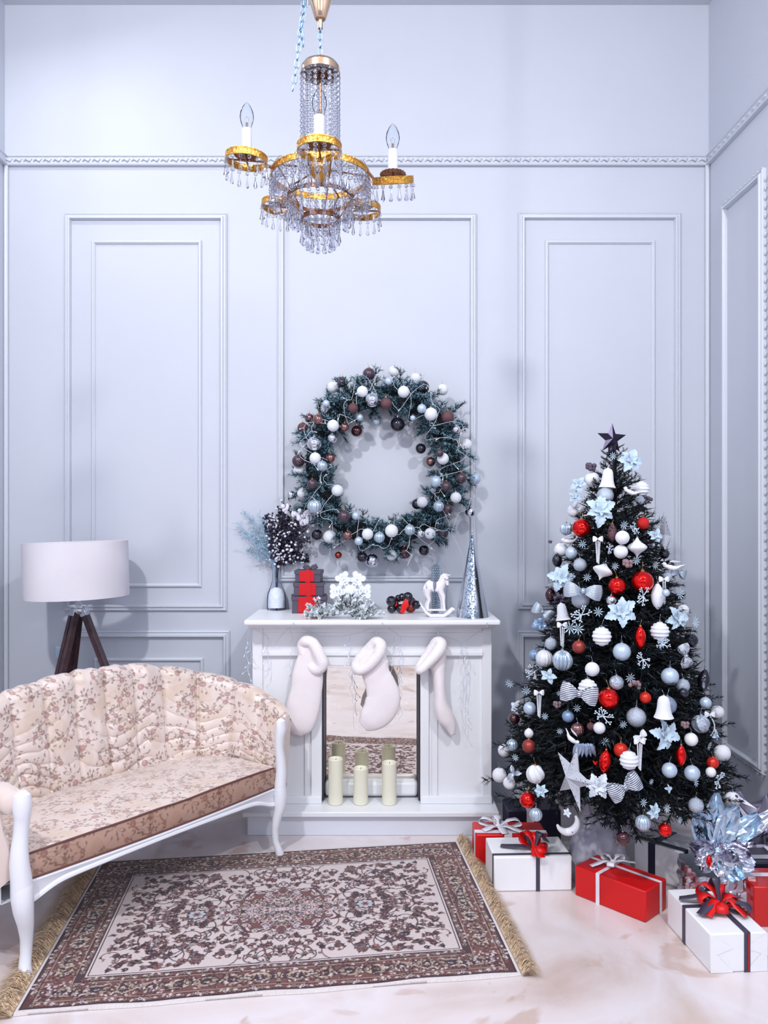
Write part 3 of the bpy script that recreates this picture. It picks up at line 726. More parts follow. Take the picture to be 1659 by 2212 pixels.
# ------------------------------------------------------------------ fir branches
m_fir = mat('fir_needles', (40, 60, 60), .7, vcol=True, spec=.15)
def branch_mesh(name, L, ntw, nl, step, base, tip, frost, seed, wid=.0019, twl=.45, droop=.08):
    rg = random.Random(seed); mb = MB(); cols = []
    def stem(p0, p1, r):
        n0 = len(mb.v); mb.tube([p0, (Vector(p0)+Vector(p1))/2+Vector((0, 0, -.006)), p1], [r, r*.8, r*.5], 4); cols.extend([L3((48, 38, 36))]*(len(mb.v)-n0))
    def needles(p0, p1, nl):
        d = (p1-p0); ln = d.length; d.normalize(); n = int(ln/step); o = d.orthogonal().normalized(); o2 = d.cross(o)
        for k in range(n+6):
            t = min(1.0, k/max(n, 1)); p = p0.lerp(p1, t); a = rg.uniform(0, 2*PI); rad = o*math.cos(a)+o2*math.sin(a)
            q = (d*rg.uniform(.35, .9)+rad*rg.uniform(.6, 1)).normalized()*nl*rg.uniform(.7, 1.15); w = q.cross(rad+d*.3).normalized()*wid/2
            mb.add([p-w, p+w, p+q*.6+w, p+q, p+q*.6-w], [(0, 1, 2, 3, 4)])
            fr = rg.random() < frost; b = L3(base); c = L3(tip) if fr else tuple((x*.6+y*.4) for x, y in zip(b, L3(tip)))
            if not fr: c = tuple(x*1.2 for x in b)
            jit = rg.uniform(.7, 1.3); cols.extend([b, b, tuple(x*jit for x in c), tuple(x*jit for x in c), tuple(x*jit for x in c)])
    pt = lambda t: Vector((L*t, 0, -droop*L*t*t))
    N = 4
    for i in range(N): stem(pt(i/N), pt((i+1)/N), .003); needles(pt(i/N), pt((i+1)/N), nl)
    for k in range(ntw):
        t = .12+.8*k/max(ntw-1, 1); s = 1 if k % 2 else -1; ln = L*twl*(1.05-t*.65)*rg.uniform(.8, 1.2); a = s*rg.uniform(.55, .95)
        p0 = pt(t); p1 = p0+Vector((math.cos(a)*ln, math.sin(a)*ln, rg.uniform(-.25, .3)*ln)); stem(p0, p1, .0018); needles(p0, p1, nl)
    me = bpy.data.meshes.new(name); me.from_pydata(mb.v, [], mb.f); color_attr(me, np.array(cols, np.float32)); me.materials.append(m_fir)
    return me
TREE_B = [branch_mesh('branch', L, nt, .030, .0032, (16, 24, 30), (84, 108, 118), .10, 10+i, wid=.0030) for i, (L, nt) in enumerate(((.22, 6), (.22, 7), (.36, 10), (.36, 10), (.50, 13), (.50, 14)))]
WR_B = [branch_mesh('branch', .13, 5, .028, .0021, (28, 50, 62), (146, 188, 206), .5, 30+i, wid=.0027, twl=.5) for i in range(4)]
SNOW_B = [branch_mesh('branch', .085, 4, .017, .0016, (176, 196, 204), (244, 248, 252), .95, 50+i, wid=.0046, twl=.6) for i in range(3)]
for me in TREE_B+WR_B+SNOW_B: me.name = 'branch'

# ------------------------------------------------------------------ ornament kinds: unit meshes shared by their copies
m_gold = mat('gold_cap', (214, 176, 120), .25, 1); m_silvercap = mat('silver_cap', (200, 206, 216), .25, 1)
K = {}
def km(key, **a): K[key] = mat(key, **a)
km('white_glitter', col=(226, 229, 238), rough=.75, bump=.5, bscale=26, bdist=.002, sheen=.4)
km('silver_mirror', col=(225, 228, 236), rough=.04, metal=1)
km('brown_satin', col=(80, 64, 76), rough=.32, metal=.35, coat=.3)
km('brown_glitter', col=(110, 78, 84), rough=.4, metal=.5, bump=.7, bscale=22, bdist=.003)
km('copper_shiny', col=(150, 112, 112), rough=.12, metal=.9)
km('dark_shiny', col=(34, 32, 48), rough=.08, metal=.5, coat=1)
km('dark_red', col=(70, 26, 36), rough=.12, metal=.6, coat=1)
km('pearl_satin', col=(186, 204, 224), rough=.3, metal=.25, coat=.2)
km('silver_glitter', col=(196, 208, 222), rough=.25, metal=.65, bump=1, bscale=11, bdist=.004)
km('silver_ribbed', col=(182, 200, 216), rough=.25, metal=.55)
km('copper_red', col=(176, 76, 66), rough=.15, metal=.9)
km('red_shiny', col=(238, 8, 4), rough=.07, metal=.85, coat=.4)
km('red_glitter', col=(206, 34, 32), rough=.4, metal=.4, bump=.7, bscale=22, bdist=.003)
km('orange_red', col=(212, 50, 36), rough=.25, metal=.4)
km('rust_satin', col=(150, 62, 58), rough=.35, metal=.4)
km('glass_leaf', col=(196, 208, 224), rough=.12, metal=.7, bump=1, bscale=5, bdist=.008)
km('blue_satin', col=(130, 156, 190), rough=.35, metal=.3)
km('petal_frost', col=(186, 208, 226), rough=.6, bump=.4, bscale=9, bdist=.003, sheen=.4)
km('petal_white', col=(214, 222, 234), rough=.6, bump=.4, bscale=9, bdist=.003, sheen=.4)
km('ribbon_silver', col=(176, 188, 204), rough=.35, metal=.5)
km('bead_pearl', col=(222, 226, 236), rough=.2, metal=.2, coat=.5)
km('mauve_berry', col=(84, 72, 92), rough=.6)
km('brown_berry', col=(134, 110, 116), rough=.6)
km('paper_star', col=(196, 200, 210), rough=.6, mottled=(170, 176, 190), mscale=30)
km('snow_twig', col=(206, 220, 236), rough=.7)
km('white_plain', col=(230, 232, 240), rough=.5)
km('icicle_glass', col=(150, 164, 190), rough=.1, metal=.5)
km('star_metal', col=(46, 42, 62), rough=.28, metal=.7)

def unit(name, mb, ang=60): return mesh_of(name, mb, smooth=True, angle=ang)
def sph(fn=None, n=40, m=24):
    mb = MB(); rows = []
    for i in range(m+1):
        th = PI*i/m; row = []
        for k in range(n):
            a = 2*PI*k/n; r = fn(a, th) if fn else 1.0
            row.append(Vector((r*math.sin(th)*math.cos(a), r*math.sin(th)*math.sin(a), -r*math.cos(th))))
        rows.append(row)
    mb.grid(rows, closed_v=True); return mb
U = {
 'ball': unit('bauble', sph(n=32, m=18)),
 'ribbed': unit('bauble', sph(lambda a, t: 1-.07*math.sin(t)*(1-abs(math.sin(a*7))), 84, 18)),
 'fluted': unit('bauble', sph(lambda a, t: 1-.22*math.sin(t)*(1-abs(math.sin(a*6))), 72, 18)),
 'ridged': unit('bauble', sph(lambda a, t: 1-.05*(1+math.cos(t*14)), 32, 60)),
 'swirl': unit('bauble', sph(lambda a, t: 1-.06*(1+math.cos(a*6+t*3)), 60, 24)),
 'drop': unit('drop_ornament', MB().lathe([(0, -1), (.06, -.97), (.3, -.72), (.44, -.4), (.5, -.05), (.46, .3), (.33, .62), (.16, .86), (.06, .95), (0, .97)], 28)),
 'onion': unit('onion_ornament', MB().lathe([(0, -1), (.05, -.92), (.12, -.74), (.34, -.5), (.72, -.26), (.95, -.05), (.97, .08), (.8, .27), (.42, .5), (.2, .72), (.09, .93), (0, 1)], 32, wave=lambda a, i: 1+.02*math.cos(a*8))),
 'bell': unit('bell_ornament', MB().lathe([(0, -.72), (.70, -.74), (.84, -.94), (.90, -.92), (.74, -.62), (.62, -.2), (.57, .22), (.53, .54), (.40, .80), (.14, .93), (.07, 1), (0, 1.02)], 32), 40),
}
cap_me = mesh_of('cap', MB().lathe([(.17, -.04), (.19, 0), (.19, .13), (.15, .16), (0, .17)], 14).tube([(-.07, 0, .16), (-.05, 0, .26), (.05, 0, .26), (.07, 0, .16)], .022, 6), angle=40)
hang_me = mesh_of('hanger', MB().tube([(0, 0, .22), (.03, .1, .5), (0, .25, .9)], .02, 5))
items = []                                                   # ornament roots, to be labelled once all are placed
def bauble(kind, m, p, r, name='bauble', cap=True, gold=False, hang=False, rz=None, scale=None, where='tree', capz=.95, tilt=0):
    o = put(name, U[kind], K[m], None, p, (tilt, tilt*.7, rz if rz is not None else random.uniform(0, 6)), scale or r); WLOC[o.name] = Vector(p)
    if cap:
        cs = (1, 1, 1) if not scale else tuple(min(scale)/s for s in scale)
        if kind in ('drop', 'onion', 'bell'): cs = tuple(c*.6 for c in cs)
        put('cap', cap_me, m_gold if gold else m_silvercap, o, (0, 0, capz), scale=cs)
        if hang: put('hanger', hang_me, m_gold if gold else m_silvercap, o, (0, 0, capz), scale=cs)
    return o

# ------------------------------------------------------------------ wreath
WC = Vector(((828-VX)/FPX*4.1, 4.1, CAMZ-(1006-VY)/FPX*4.1)); WRx, WRz = 147/FPX*4.1, 152/FPX*4.1
wr = thing('wreath', 'large frosted fir wreath covered in baubles hanging above the mantel', 'wreath', WC)
ring = [WC+Vector((WRx*math.cos(2*PI*k/72), .03, WRz*math.sin(2*PI*k/72))) for k in range(72)]
obj('wreath_core', MB().tube(ring, .052, 12, closed=True), mat('wreath_core', (22, 28, 36), .95, bump=1, bscale=60), wr)
rg = random.Random(4)
for k in range(288):
    a = 2*PI*k/288*3+rg.uniform(-.05, .05); lay = k % 3
    outw = (rg.uniform(-.2, 1.0), rg.uniform(-1.0, -.1), rg.uniform(-.9, .9))[lay]
    tang = rg.choice((-1, 1))*rg.uniform(.2, 1); fwd = (rg.uniform(-.5, .2), rg.uniform(-.5, .2), -rg.uniform(.5, 1.2))[lay]
    er = Vector((math.cos(a), 0, math.sin(a))); et = Vector((-math.sin(a), 0, math.cos(a)))
    d = (er*outw+et*tang*.8+Vector((0, 1, 0))*fwd).normalized()
    c = WC+Vector((WRx*math.cos(a), .02, WRz*math.sin(a)))+er*outw*.035+Vector((0, -.03 if lay == 2 else 0, 0))
    q = d.to_track_quat('X', 'Z').to_euler(); s = rg.uniform(.72, 1.02)*(.75 if outw < 0 else 1)
    end = c+d*.13*s
    if end.y > 4.16: continue
    put('branch', WR_B[k % 4], None, wr, c-WC, q, s)
WB = dict(W=('ball', 'white_glitter', 'white glitter bauble'), S=('ball', 'silver_mirror', 'shiny silver bauble'), B=('ball', 'brown_satin', 'satin brown bauble'), C=('ball', 'copper_shiny', 'shiny copper brown bauble'),
          D=('ball', 'dark_shiny', 'glossy near-black bauble'), P=('ball', 'pearl_satin', 'pale blue pearl bauble'), G=('ribbed', 'silver_ribbed', 'ribbed silver bauble'), R=('ball', 'copper_red', 'small coppery red bauble'),
          X=('ball', 'brown_glitter', 'brown glitter bauble'), T=('ball', 'dark_red', 'dark bauble with a red glow'))
wl = '''W455,270,43 W680,303,43 W922,150,43 W1085,203,42 W995,305,45 W1292,288,43 W1203,475,50 W457,563,45 W321,811,44 W195,905,42 W225,1078,43 W490,1057,45 W1472,707,45 W1295,815,45 W1137,1145,42
W1393,1112,42 W1195,1385,42 W903,1365,50 W903,1550,42 W720,1390,43 W433,1412,52 P880,225,30 S755,367,55 S313,700,56 S450,660,37 C545,577,35 S135,1090,33 S755,1592,52 S1505,1220,43 S1123,1385,30 S1395,592,33
B730,170,48 B530,232,42 X862,395,46 X610,430,40 C345,517,44 C275,505,35 X225,580,40 B192,832,48 B298,1010,40 C437,810,37 B540,1255,48 C567,1400,38 X1330,495,50 B1435,962,42 B1320,1027,42 B1270,772,30
B1330,1200,42 D1140,270,52 T638,605,43 D948,555,56 D1125,738,40 C1200,838,36 B1292,1380,45 D1150,1515,40 T1000,1530,52 D1095,1160,40 D680,1565,40 D335,1395,42 P405,395,28 P1133,433,35 P660,500,27 P1065,505,22
P1240,990,45 P652,1443,33 P630,1250,32 G375,870,40 G315,1180,56 G810,1415,42 G1042,1358,42 G1262,1178,42 P1540,970,42 R497,1550,27 G790,535,33'''.split()
HOURS = ['twelve', 'one', 'two', 'three', 'four', 'five', 'six', 'seven', 'eight', 'nine', 'ten', 'eleven']
wused = set()
placed = []
for w in wl:
    kd = w[0]; x, y, r = [float(q) for q in w[1:].split(',')]; px, py, pr = 590+x*.28331, 760+y*.28331, r*.28331
    dx, dy = (px-828)/147, (1006-py)/152; ph = math.hypot(dx, dy); off = abs(ph-1)*.355
    Y = 4.08-math.sqrt(max(0.0, .105**2-min(off, .105)**2))-.012; R = pr/FPX*Y
    if off > .085: Y = 4.115-R
    for (qx, qy, qY, qR) in placed:                        # nudge towards the viewer where two would run into each other
        dd = math.hypot(px-qx, py-qy)/FPX*4.05
        if dd < R+qR and abs(Y-qY) < math.sqrt(max(0, (R+qR)**2-dd*dd)): Y = qY-math.sqrt((R+qR)**2-dd*dd)-.001
    Y = max(Y, 3.9); placed.append((px, py, Y, R)); p = W(px, py, Y); R = pr/FPX*Y
    k, m, d = WB[kd]
    o = bauble(k, m, p, R, gold=kd in 'BCRXT', hang=True)
    ang = math.degrees(math.atan2(dx, dy)) % 360; h = ang/30; rim = 'inner' if ph < .9 else ('outer' if ph > 1.1 else 'middle')
    hh = int(round(h)) % 12; nxt = int(h)
    rimt = {'inner': "on the wreath's inner rim", 'outer': "on the wreath's outer rim", 'middle': 'midway across the wreath ring'}[rim]
    cands = ["%s at %s o'clock %s" % (d, HOURS[hh], rimt), "%s between %s and %s o'clock %s" % (d, HOURS[nxt % 12], HOURS[(nxt+1) % 12], rimt), "%s just past %s o'clock %s" % (d, HOURS[nxt % 12], rimt),
             "%s %s at about %s o'clock, nearest the neighbouring rim" % (d, rimt, HOURS[hh])]
    lab = next(c for c in cands if c not in wused); wused.add(lab); tag(o, lab, 'bauble', 'baubles on the wreath')
mb = MB(); mb2 = MB(); rg = random.Random(8)                  # white fairy-light wire wandering over the wreath
for turn in range(2):
    pts = []
    for k in range(150):
        a = 2*PI*k/150; rr = 1+(.22*math.sin(a*(5+2*turn)+turn)+.10*math.sin(a*17+turn*2))+rg.uniform(-.02, .02); e = abs(rr-1)*.355
        p = WC+Vector((WRx*rr*math.cos(a), -math.sqrt(max(.0, .115**2-min(e, .115)**2))-.03, WRz*rr*math.sin(a))); pts.append(p)
        if k % 5 == 0:
            q = p+Vector((rg.uniform(-.02, .02), -.008, rg.uniform(-.025, .01))); mb.tube([p, q], .001, 4); mb2.tube([q, q+(q-p)*.4], .0024, 6)
    mb.tube(pts, .0010, 5, closed=True)
tl = [W(x, y, 4.0) for x, y in ((888, 1140), (884, 1175), (878, 1190), (890, 1200), (885, 1210), (880, 1222))]; mb.tube(tl, .0014, 5)
tl = [W(x, y, 4.02) for x, y in ((1018, 1075), (1010, 1100), (990, 1108), (975, 1150), (985, 1170), (1000, 1200), (1003, 1250))]; mb.tube(tl, .0012, 5)
fw = thing('fairy_lights', 'white fairy light wire wound over the fir wreath', 'string lights', WC)
obj('wire', mb, mat('white_wire', (214, 218, 226), .5), fw); o = obj('light_tips', mb2, m_bulb, fw); o['kind'] = 'stuff'

# ------------------------------------------------------------------ things on the mantel
MZ = 1.0295
def mantel_at(px, py): 
    Y = (CAMZ-MZ)*FPX/(py-VY); return W(px, py, Y)
m_vase = clear_mat('clear_vase_glass', (250, 252, 255), .02, .10)
p = mantel_at(597, 1317); vz = 1/FPX*p.y
vase = thing('vase', 'clear glass bottle vase with white filling, left end of mantel', 'vase', p)
obj('glass', MB().lathe([(0, .002), (.046, .0), (.05, .008), (.05, .05), (.046, .085), (.032, .12), (.021, .155), (.019, .19), (.026, .235), (.024, .235), (.017, .19), (.019, .155), (.03, .118), (.044, .084), (.047, .05), (.047, .012), (0, .008)], 40, p), m_vase, vase)
obj('filling', MB().lathe([(0, .012), (.043, .012), (.0455, .05), (.041, .082), (.030, .106), (.015, .116), (0, .118)], 32, p), mat('white_filling', (244, 245, 250), .9, bump=.6, bscale=60), vase)
neck = p+Vector((0, 0, .235))
def spray(name, label, cat, paths, m_stem, bits, origin):
    t = thing(name, label, cat, origin, 'dried stems in the vase'); mb = MB()
    for pts, r in paths: mb.tube(pts, [r*(1-.6*i/len(pts)) for i in range(len(pts))], 5)
    obj('stems', mb, m_stem, t)
    for nm, mbx, mm_ in bits:
        o = obj(nm, mbx, mm_, t, angle=80); o['kind'] = 'stuff'
def stem_to(px, py, Y, base, n=6, bend=.02):
    e = W(px, py, Y); pts = [base+Vector((0, 0, -.14)), neck+Vector(((e.x-neck.x)*.04, 0, -.03))]
    for i in range(1, n+1):
        t = i/n; pts.append(neck.lerp(e, t)+Vector((0, 0, bend*math.sin(PI*t))))
    return pts
rg = random.Random(17)
pa, mbx = [], MB(); pbx = MB()
for (x, y) in ((512, 1130), (530, 1108), (545, 1120), (560, 1108), (528, 1160), (535, 1190), (550, 1205), (566, 1135), (575, 1120), (545, 1150), (520, 1145), (568, 1175)):
    pts = stem_to(x, y, p.y+rg.uniform(-.05, .06), p, bend=.01); pa.append((pts, .0016))
    for i in range(3, len(pts)-1):
        for q in range(9):
            s = pts[i].lerp(pts[i+1], rg.random()); d = Vector((rg.uniform(-1, .5), rg.uniform(-.6, .6), rg.uniform(-.3, 1))).normalized()*rg.uniform(.015, .04)
            mbx.tube([s, s+d*.5, s+d], .0007, 4)
            for z in range(3):
                c = s+d*rg.uniform(.4, 1)+Vector([rg.uniform(-.005, .005) for _ in range(3)]); pbx.ball(c, rg.uniform(.0014, .003), 5, 3)
spray('dried_spray', 'icy pale blue glitter spray fanning left from the vase', 'dried flowers', pa, mat('icy_stem', (140, 180, 206), .5), [('twigs', mbx, mat('icy_stem')), ('glitter_beads', pbx, mat('icy_bead', (196, 220, 236), .3, .3))], p)
pa, mbx, mwb = [], MB(), MB()
for (x, y) in ((578, 1110), (592, 1130), (605, 1115), (612, 1085), (620, 1095), (640, 1110), (655, 1140), (660, 1165), (650, 1200), (640, 1205), (625, 1150), (604, 1160), (665, 1205), (590, 1165), (632, 1175), (645, 1135)):
    pts = stem_to(x, y, p.y+rg.uniform(-.06, .05), p, bend=.015); pa.append((pts, .0022))
    for i in range(2, len(pts)-1):
        for q in range(24 if i > 3 else 13):
            s = pts[i].lerp(pts[i+1], rg.random())+Vector((rg.uniform(-.028, .028), rg.uniform(-.025, .025), rg.uniform(-.022, .022)))
            mbx.ball(s, rg.uniform(.0035, .0065), 7, 5, (1, 1, rg.uniform(.8, 1.3)))
        for q in range(2):
            s = pts[i].lerp(pts[i+1], rg.random())+Vector((rg.uniform(-.03, .03), -rg.uniform(.015, .035), rg.uniform(-.03, .03))); mwb.ball(s, rg.uniform(.004, .008), 8, 6)
spray('dried_spray', 'dark navy berry branches in the middle of the glass vase', 'dried flowers', pa, mat('dark_stem', (52, 44, 52), .7), [('dark_berries', mbx, mat('navy_berry', (40, 36, 58), .5)), ('white_berries', mwb, mat('white_berry', (222, 222, 236), .6))], p)
pa, mwb, mlf = [], MB(), MB()
for (x, y) in ((612, 1095), (640, 1105), (660, 1100), (672, 1110), (680, 1130), (668, 1125), (652, 1118)):
    pts = stem_to(x, y, p.y-.05+rg.uniform(-.03, .03), p, bend=.03); pa.append((pts, .002))
    for q in range(5):
        s = pts[-1].lerp(pts[-2], rg.random())+Vector((rg.uniform(-.02, .02), rg.uniform(-.02, .01), rg.uniform(-.02, .02))); mwb.ball(s, rg.uniform(.008, .013), 10, 7)
    e = pts[-1]
    for q in range(2):
        a = rg.uniform(0, 6.28); mlf.ball(e+Vector((math.cos(a)*.022, -.01, math.sin(a)*.022)), .012, 8, 6, (.7, .3, 1.5))
spray('dried_spray', 'white snowberry twigs leaning right towards the wreath', 'dried flowers', pa, mat('dark_stem'), [('snowberries', mwb, mat('white_berry')), ('white_buds', mlf, mat('white_berry'))], p)

# stack of three lidded boxes
m_bgrey = mat('slate_card', (84, 78, 96), .5); m_bred = mat('red_card', (206, 14, 26), .4)
bp = mantel_at(664, 1325)
def lidded(cz, w, d, h, lab, rot):
    t = thing('gift_box', lab, 'box', (bp.x+.002, bp.y+.085, cz), 'stack of lidded gift boxes'); c = Vector((bp.x+.002, bp.y+.085, cz))
    M = Matrix.Translation(c) @ Matrix.Rotation(rot, 4, 'Z'); lh = .020
    obj('body', MB().box((-w/2, -d/2, 0), (w/2, d/2, h-lh*.4), M), m_bgrey, t, bevel=.0015)
    obj('lid', MB().box((-w/2-.004, -d/2-.004, h-lh), (w/2+.004, d/2+.004, h), M), m_bgrey, t, bevel=.0015)
    obj('red_label', MB().box((-w*.32, -d/2-.0055, .004), (w*.26, -d/2-.003, h-.002), M), m_bred, t)
    obj('red_ribbon', MB().box((-.012, -d/2-.0075, .0), (.014, -d/2-.004, h), M).box((-.012, -d/2-.0075, h), (.014, d/2, h+.0012), M), m_bred, t)
    return M
lidded(MZ, .176, .155, .084, 'largest slate and red gift box, bottom of the mantel stack', .10)
lidded(MZ+.0855, .148, .132, .068, 'middle slate and red gift box of the mantel stack', .02)
lidded(MZ+.1555, .128, .115, .060, 'smallest slate and red gift box, topmost of the mantel stack', -.06)
bw = thing('ribbon_bow', 'small dark grey bow on the topmost mantel gift box', 'bow', bp+Vector((.008, .085, .2175)))
c = WLOC[bw.name]; mb = MB()
for s in (-1, 1):
    mb.tube([c, c+Vector((s*.012, 0, .016)), c+Vector((s*.028, 0, .022)), c+Vector((s*.034, 0, .012)), c+Vector((s*.02, 0, .004)), c], .008, 6, flat=.25, up=(0, 1, 0))
obj('loops', mb, m_bgrey, bw); obj('knot', MB().ball(c+Vector((0, 0, .006)), .007, 8, 6), m_bgrey, bw)

# snowflake and frosted sprigs
sc_ = mantel_at(757, 1328); sY = sc_.y+.03; cc = W(757, 1278, sY)
sf = thing('snowflake', 'chunky white snowflake standing behind frosted fir sprigs', 'decoration', Vector((cc.x, sY, MZ)))
mb = MB(); tl_ = Matrix.Rotation(-.12, 3, 'X')
def fdisc(c, r, th=.011):
    n = 18; vs = []
    for y, rr in ((-th, r*.8), (-th*.6, r), (th*.6, r), (th, r*.8)):
        vs.append([Vector((c[0]+rr*math.cos(2*PI*k/n), y, c[1]+rr*math.sin(2*PI*k/n))) for k in range(n)])
    o = len(mb.v); mb.grid([[cc+tl_ @ q for q in row] for row in vs], closed_v=True); mb.f.append(tuple(o+k for k in range(n))); mb.f.append(tuple(o+3*n+n-1-k for k in range(n)))
fdisc((0, 0), .032)
for k in range(6):
    a = PI/3*k; e = Vector((math.cos(a), math.sin(a))); n_ = Vector((-e.y, e.x))
    for d, r in ((.03, .015), (.045, .014), (.06, .014), (.075, .014), (.092, .013)): fdisc(e*d, r, .010)
    for s in (-1, 1):
        fdisc(e*.055+n_*s*.022, .013, .010); fdisc(e*.088+n_*s*.022, .016, .0105); fdisc(e*.072+n_*s*.014, .012, .009)
obj('snowflake_body', mb, mat('white_foam', (236, 240, 250), .8, bump=.3, bscale=150, bdist=.002), sf, angle=50)
sp = thing('frosted_fir_sprig', 'bunch of snow-covered fir sprigs lying before the snowflake', 'sprig', mantel_at(745, 1330))
rg = random.Random(12); so_ = WLOC[sp.name]
for k in range(46):
    x = rg.uniform(686, 792); b = Vector(((x-VX)/FPX*3.76, 3.765+rg.uniform(-.01, .05), MZ+.014+rg.random()**1.6*.055*(1-abs(x-745)/75)))
    a = math.atan2(rg.uniform(-.3, .9), (x-740)/60+rg.uniform(-.5, .5)); d = Vector((math.cos(a), -rg.uniform(.1, .4), max(.02, math.sin(a)*.7)))
    e = b+d.normalized()*.07
    if e.y < 3.735: d.y = .1
    put('branch', SNOW_B[k % 3], None, sp, b-so_, d.to_track_quat('X', 'Z').to_euler(), rg.uniform(.65, .95))
    if k % 3 == 0: obj('snow_cone', MB().ball(b+Vector((rg.uniform(-.02, .02), -.01, .012)), .011, 9, 7, (1, .8, 1.3)), mat('snow_cone', (222, 232, 242), .9, bump=1, bscale=120), sp)
# bauble cluster
bc = mantel_at(872, 1326); bY = bc.y+.035
for i, (x, y, r, m, lab) in enumerate(((152, 1000, 52, 'dark_shiny', 'large slate bauble at the left of the mantel cluster'), (205, 1050, 36, 'red_shiny', 'small red bauble in the left of the mantel cluster'), (243, 965, 38, 'dark_shiny', 'slate bauble upper left of the mantel cluster'),
        (155, 1115, 44, 'dark_shiny', 'slate bauble at the lower left foot of the mantel cluster'), (290, 950, 40, 'dark_shiny', 'slate bauble at the top centre of the mantel cluster'), (362, 945, 48, 'dark_shiny', 'slate bauble at the upper right of the mantel cluster'),
        (405, 1000, 42, 'brown_satin', 'brownish bauble on the right of the mantel cluster'), (395, 1020, 34, 'red_glitter', 'tiny red bauble high on the right of the mantel cluster'), (470, 1045, 42, 'dark_shiny', 'slate bauble at the far right of the mantel cluster'), (395, 1110, 54, 'rust_satin', 'large rusty red bauble at the right foot of the mantel cluster'),
        (270, 1115, 46, 'dark_shiny', 'slate bauble at the centre foot of the mantel cluster'))):
    R = r*1.32*.1688/FPX*bY; px, py = 820+x*.1688, 1130+y*.1688; q = W(px, py, bY+((i*7) % 5-2)*.013); q.z = max(q.z, MZ+R+.0005)
    o = bauble('ball', m, q, R, cap=i % 2 == 0, tilt=1.2, gold=False); tag(o, lab, 'bauble', 'bauble cluster on the mantel')
rb = W(820+320*.1688, 1130+1040*.1688, bY-.045)
o = obj('ribbon', MB().tube([rb+Vector((.012, .0, .032)), rb+Vector((.004, -.008, .0)), rb+Vector((-.008, -.004, -.024)), rb+Vector((-.012, -.006, -.042))], [.006, .017, .014, .010], 4, flat=.12, up=(0, 1, 0)), mat('red_ribbon', (214, 16, 18), .4), origin=rb); tag(o, 'short red ribbon tail draped over the mantel bauble cluster', 'ribbon')
# beaded cones behind the horse
m_scale = mat('silver_scale', (170, 184, 200), .2, .9)
def scale_cone(label, px, pyb, pyt, rb_, rt_, dy):
    b = mantel_at(px, pyb); b.y += dy; b.x = (px-VX)/FPX*b.y; h = (pyb-pyt)/FPX*b.y
    t = thing('beaded_cone', label, 'decoration', Vector((b.x, b.y, MZ)), 'silver beaded cones behind the rocking horse'); b.z = MZ
    prof = [(rb_*.9, 0), (rb_, .02*h), (rb_+(rt_-rb_)*.5, .5*h), (rt_, .9*h), (rt_*.6, .98*h), (0, h)]
    obj('core', MB().lathe(prof, 20, b), mat('cone_core', (70, 86, 104), .5), t)
    mb = MB(); n = int(h/.0085)
    for i in range(n):
        f = (i+.5)/n; r = rb_+(rt_-rb_)*f if f < .9 else rt_*(1.0-(f-.9)*6); c = max(5, int(2*PI*r/.0085))
        for k in range(c):
            a = 2*PI*(k+.5*(i % 2))/c; mb.ball(b+Vector((r*math.cos(a), r*math.sin(a), h*f)), .0042, 6, 4, (1, 1, 1.2))
    o = obj('beads', mb, m_scale, t); o['kind'] = 'stuff'
scale_cone('tall silver beaded cone rising behind the rocking horse', 943, 1322, 1221, .023, .023, .075)
scale_cone('short silver beaded cone seen between the rocking horse legs', 940, 1326, 1287, .016, .008, .004)
# rocking horse
hb = mantel_at(943, 1333); hY = hb.y+.01
hs = thing('rocking_horse', 'white toy rocking horse figurine on curved runners', 'figurine', Vector((hb.x, hY, MZ)))
def hp(x, y, dy=0): return W(820+x*.1688, 1130+y*.1688, hY)+Vector((0, dy, 0))
kx = .1688/FPX*hY
mb = MB()
mb.tube([hp(592, 800), hp(620, 790), hp(670, 815), hp(730, 825), hp(775, 800), hp(800, 770)], [36*kx, 66*kx, 64*kx, 60*kx, 66*kx, 44*kx], 16, flat=.8, up=(0, 1, 0))
mb.tube([hp(765, 830), hp(790, 770), hp(808, 710), hp(828, 672), hp(845, 660)], [62*kx, 54*kx, 42*kx, 34*kx, 26*kx], 14, flat=.7, up=(0, 1, 0))
mb.tube([hp(828, 668), hp(845, 690), hp(858, 730), hp(866, 770), hp(868, 796)], [24*kx, 32*kx, 27*kx, 22*kx, 17*kx], 14, flat=.8, up=(0, 1, 0))
for dy in (-.013, .013):
    mb.tube([hp(848, 672, dy*.5), hp(856, 640, dy*.6)], [9*kx, 2*kx], 6)
    mb.tube([hp(770, 850, dy), hp(800-dy*900, 930, dy), hp(808-dy*600, 1000, dy), hp(812-dy*800, 1062, dy), hp(816-dy*800, 1118, dy)], [42*kx, 30*kx, 20*kx, 16*kx, 20*kx], 10)
    mb.tube([hp(612, 840, dy), hp(606-dy*300, 910, dy), hp(630-dy*300, 975, dy), hp(606-dy*500, 1040, dy), hp(604-dy*500, 1100, dy)], [54*kx, 38*kx, 22*kx, 17*kx, 21*kx], 10)
m_horse = mat('horse_white', (238, 234, 240), .5, bump=.2, bscale=120)
obj('horse_body', mb, m_horse, hs, angle=80)
obj('mane', MB().tube([hp(832, 652), hp(800, 680), hp(772, 740), hp(756, 800)], [12*kx, 24*kx, 22*kx, 10*kx], 10, flat=1.5, up=(0, 1, 0)).tube([hp(846, 655), hp(880, 668), hp(912, 660)], [10*kx, 9*kx, 3*kx], 6), m_horse, hs)
obj('tail', MB().tube([hp(592, 780), hp(576, 830), hp(574, 880), hp(586, 930)], [14*kx, 20*kx, 18*kx, 5*kx], 10), m_horse, hs)
obj('saddle', MB().ball(hp(700, 808), 1, 14, 10, (36*kx, 60*kx, 64*kx)), mat('saddle_grey', (122, 128, 158), .5), hs)
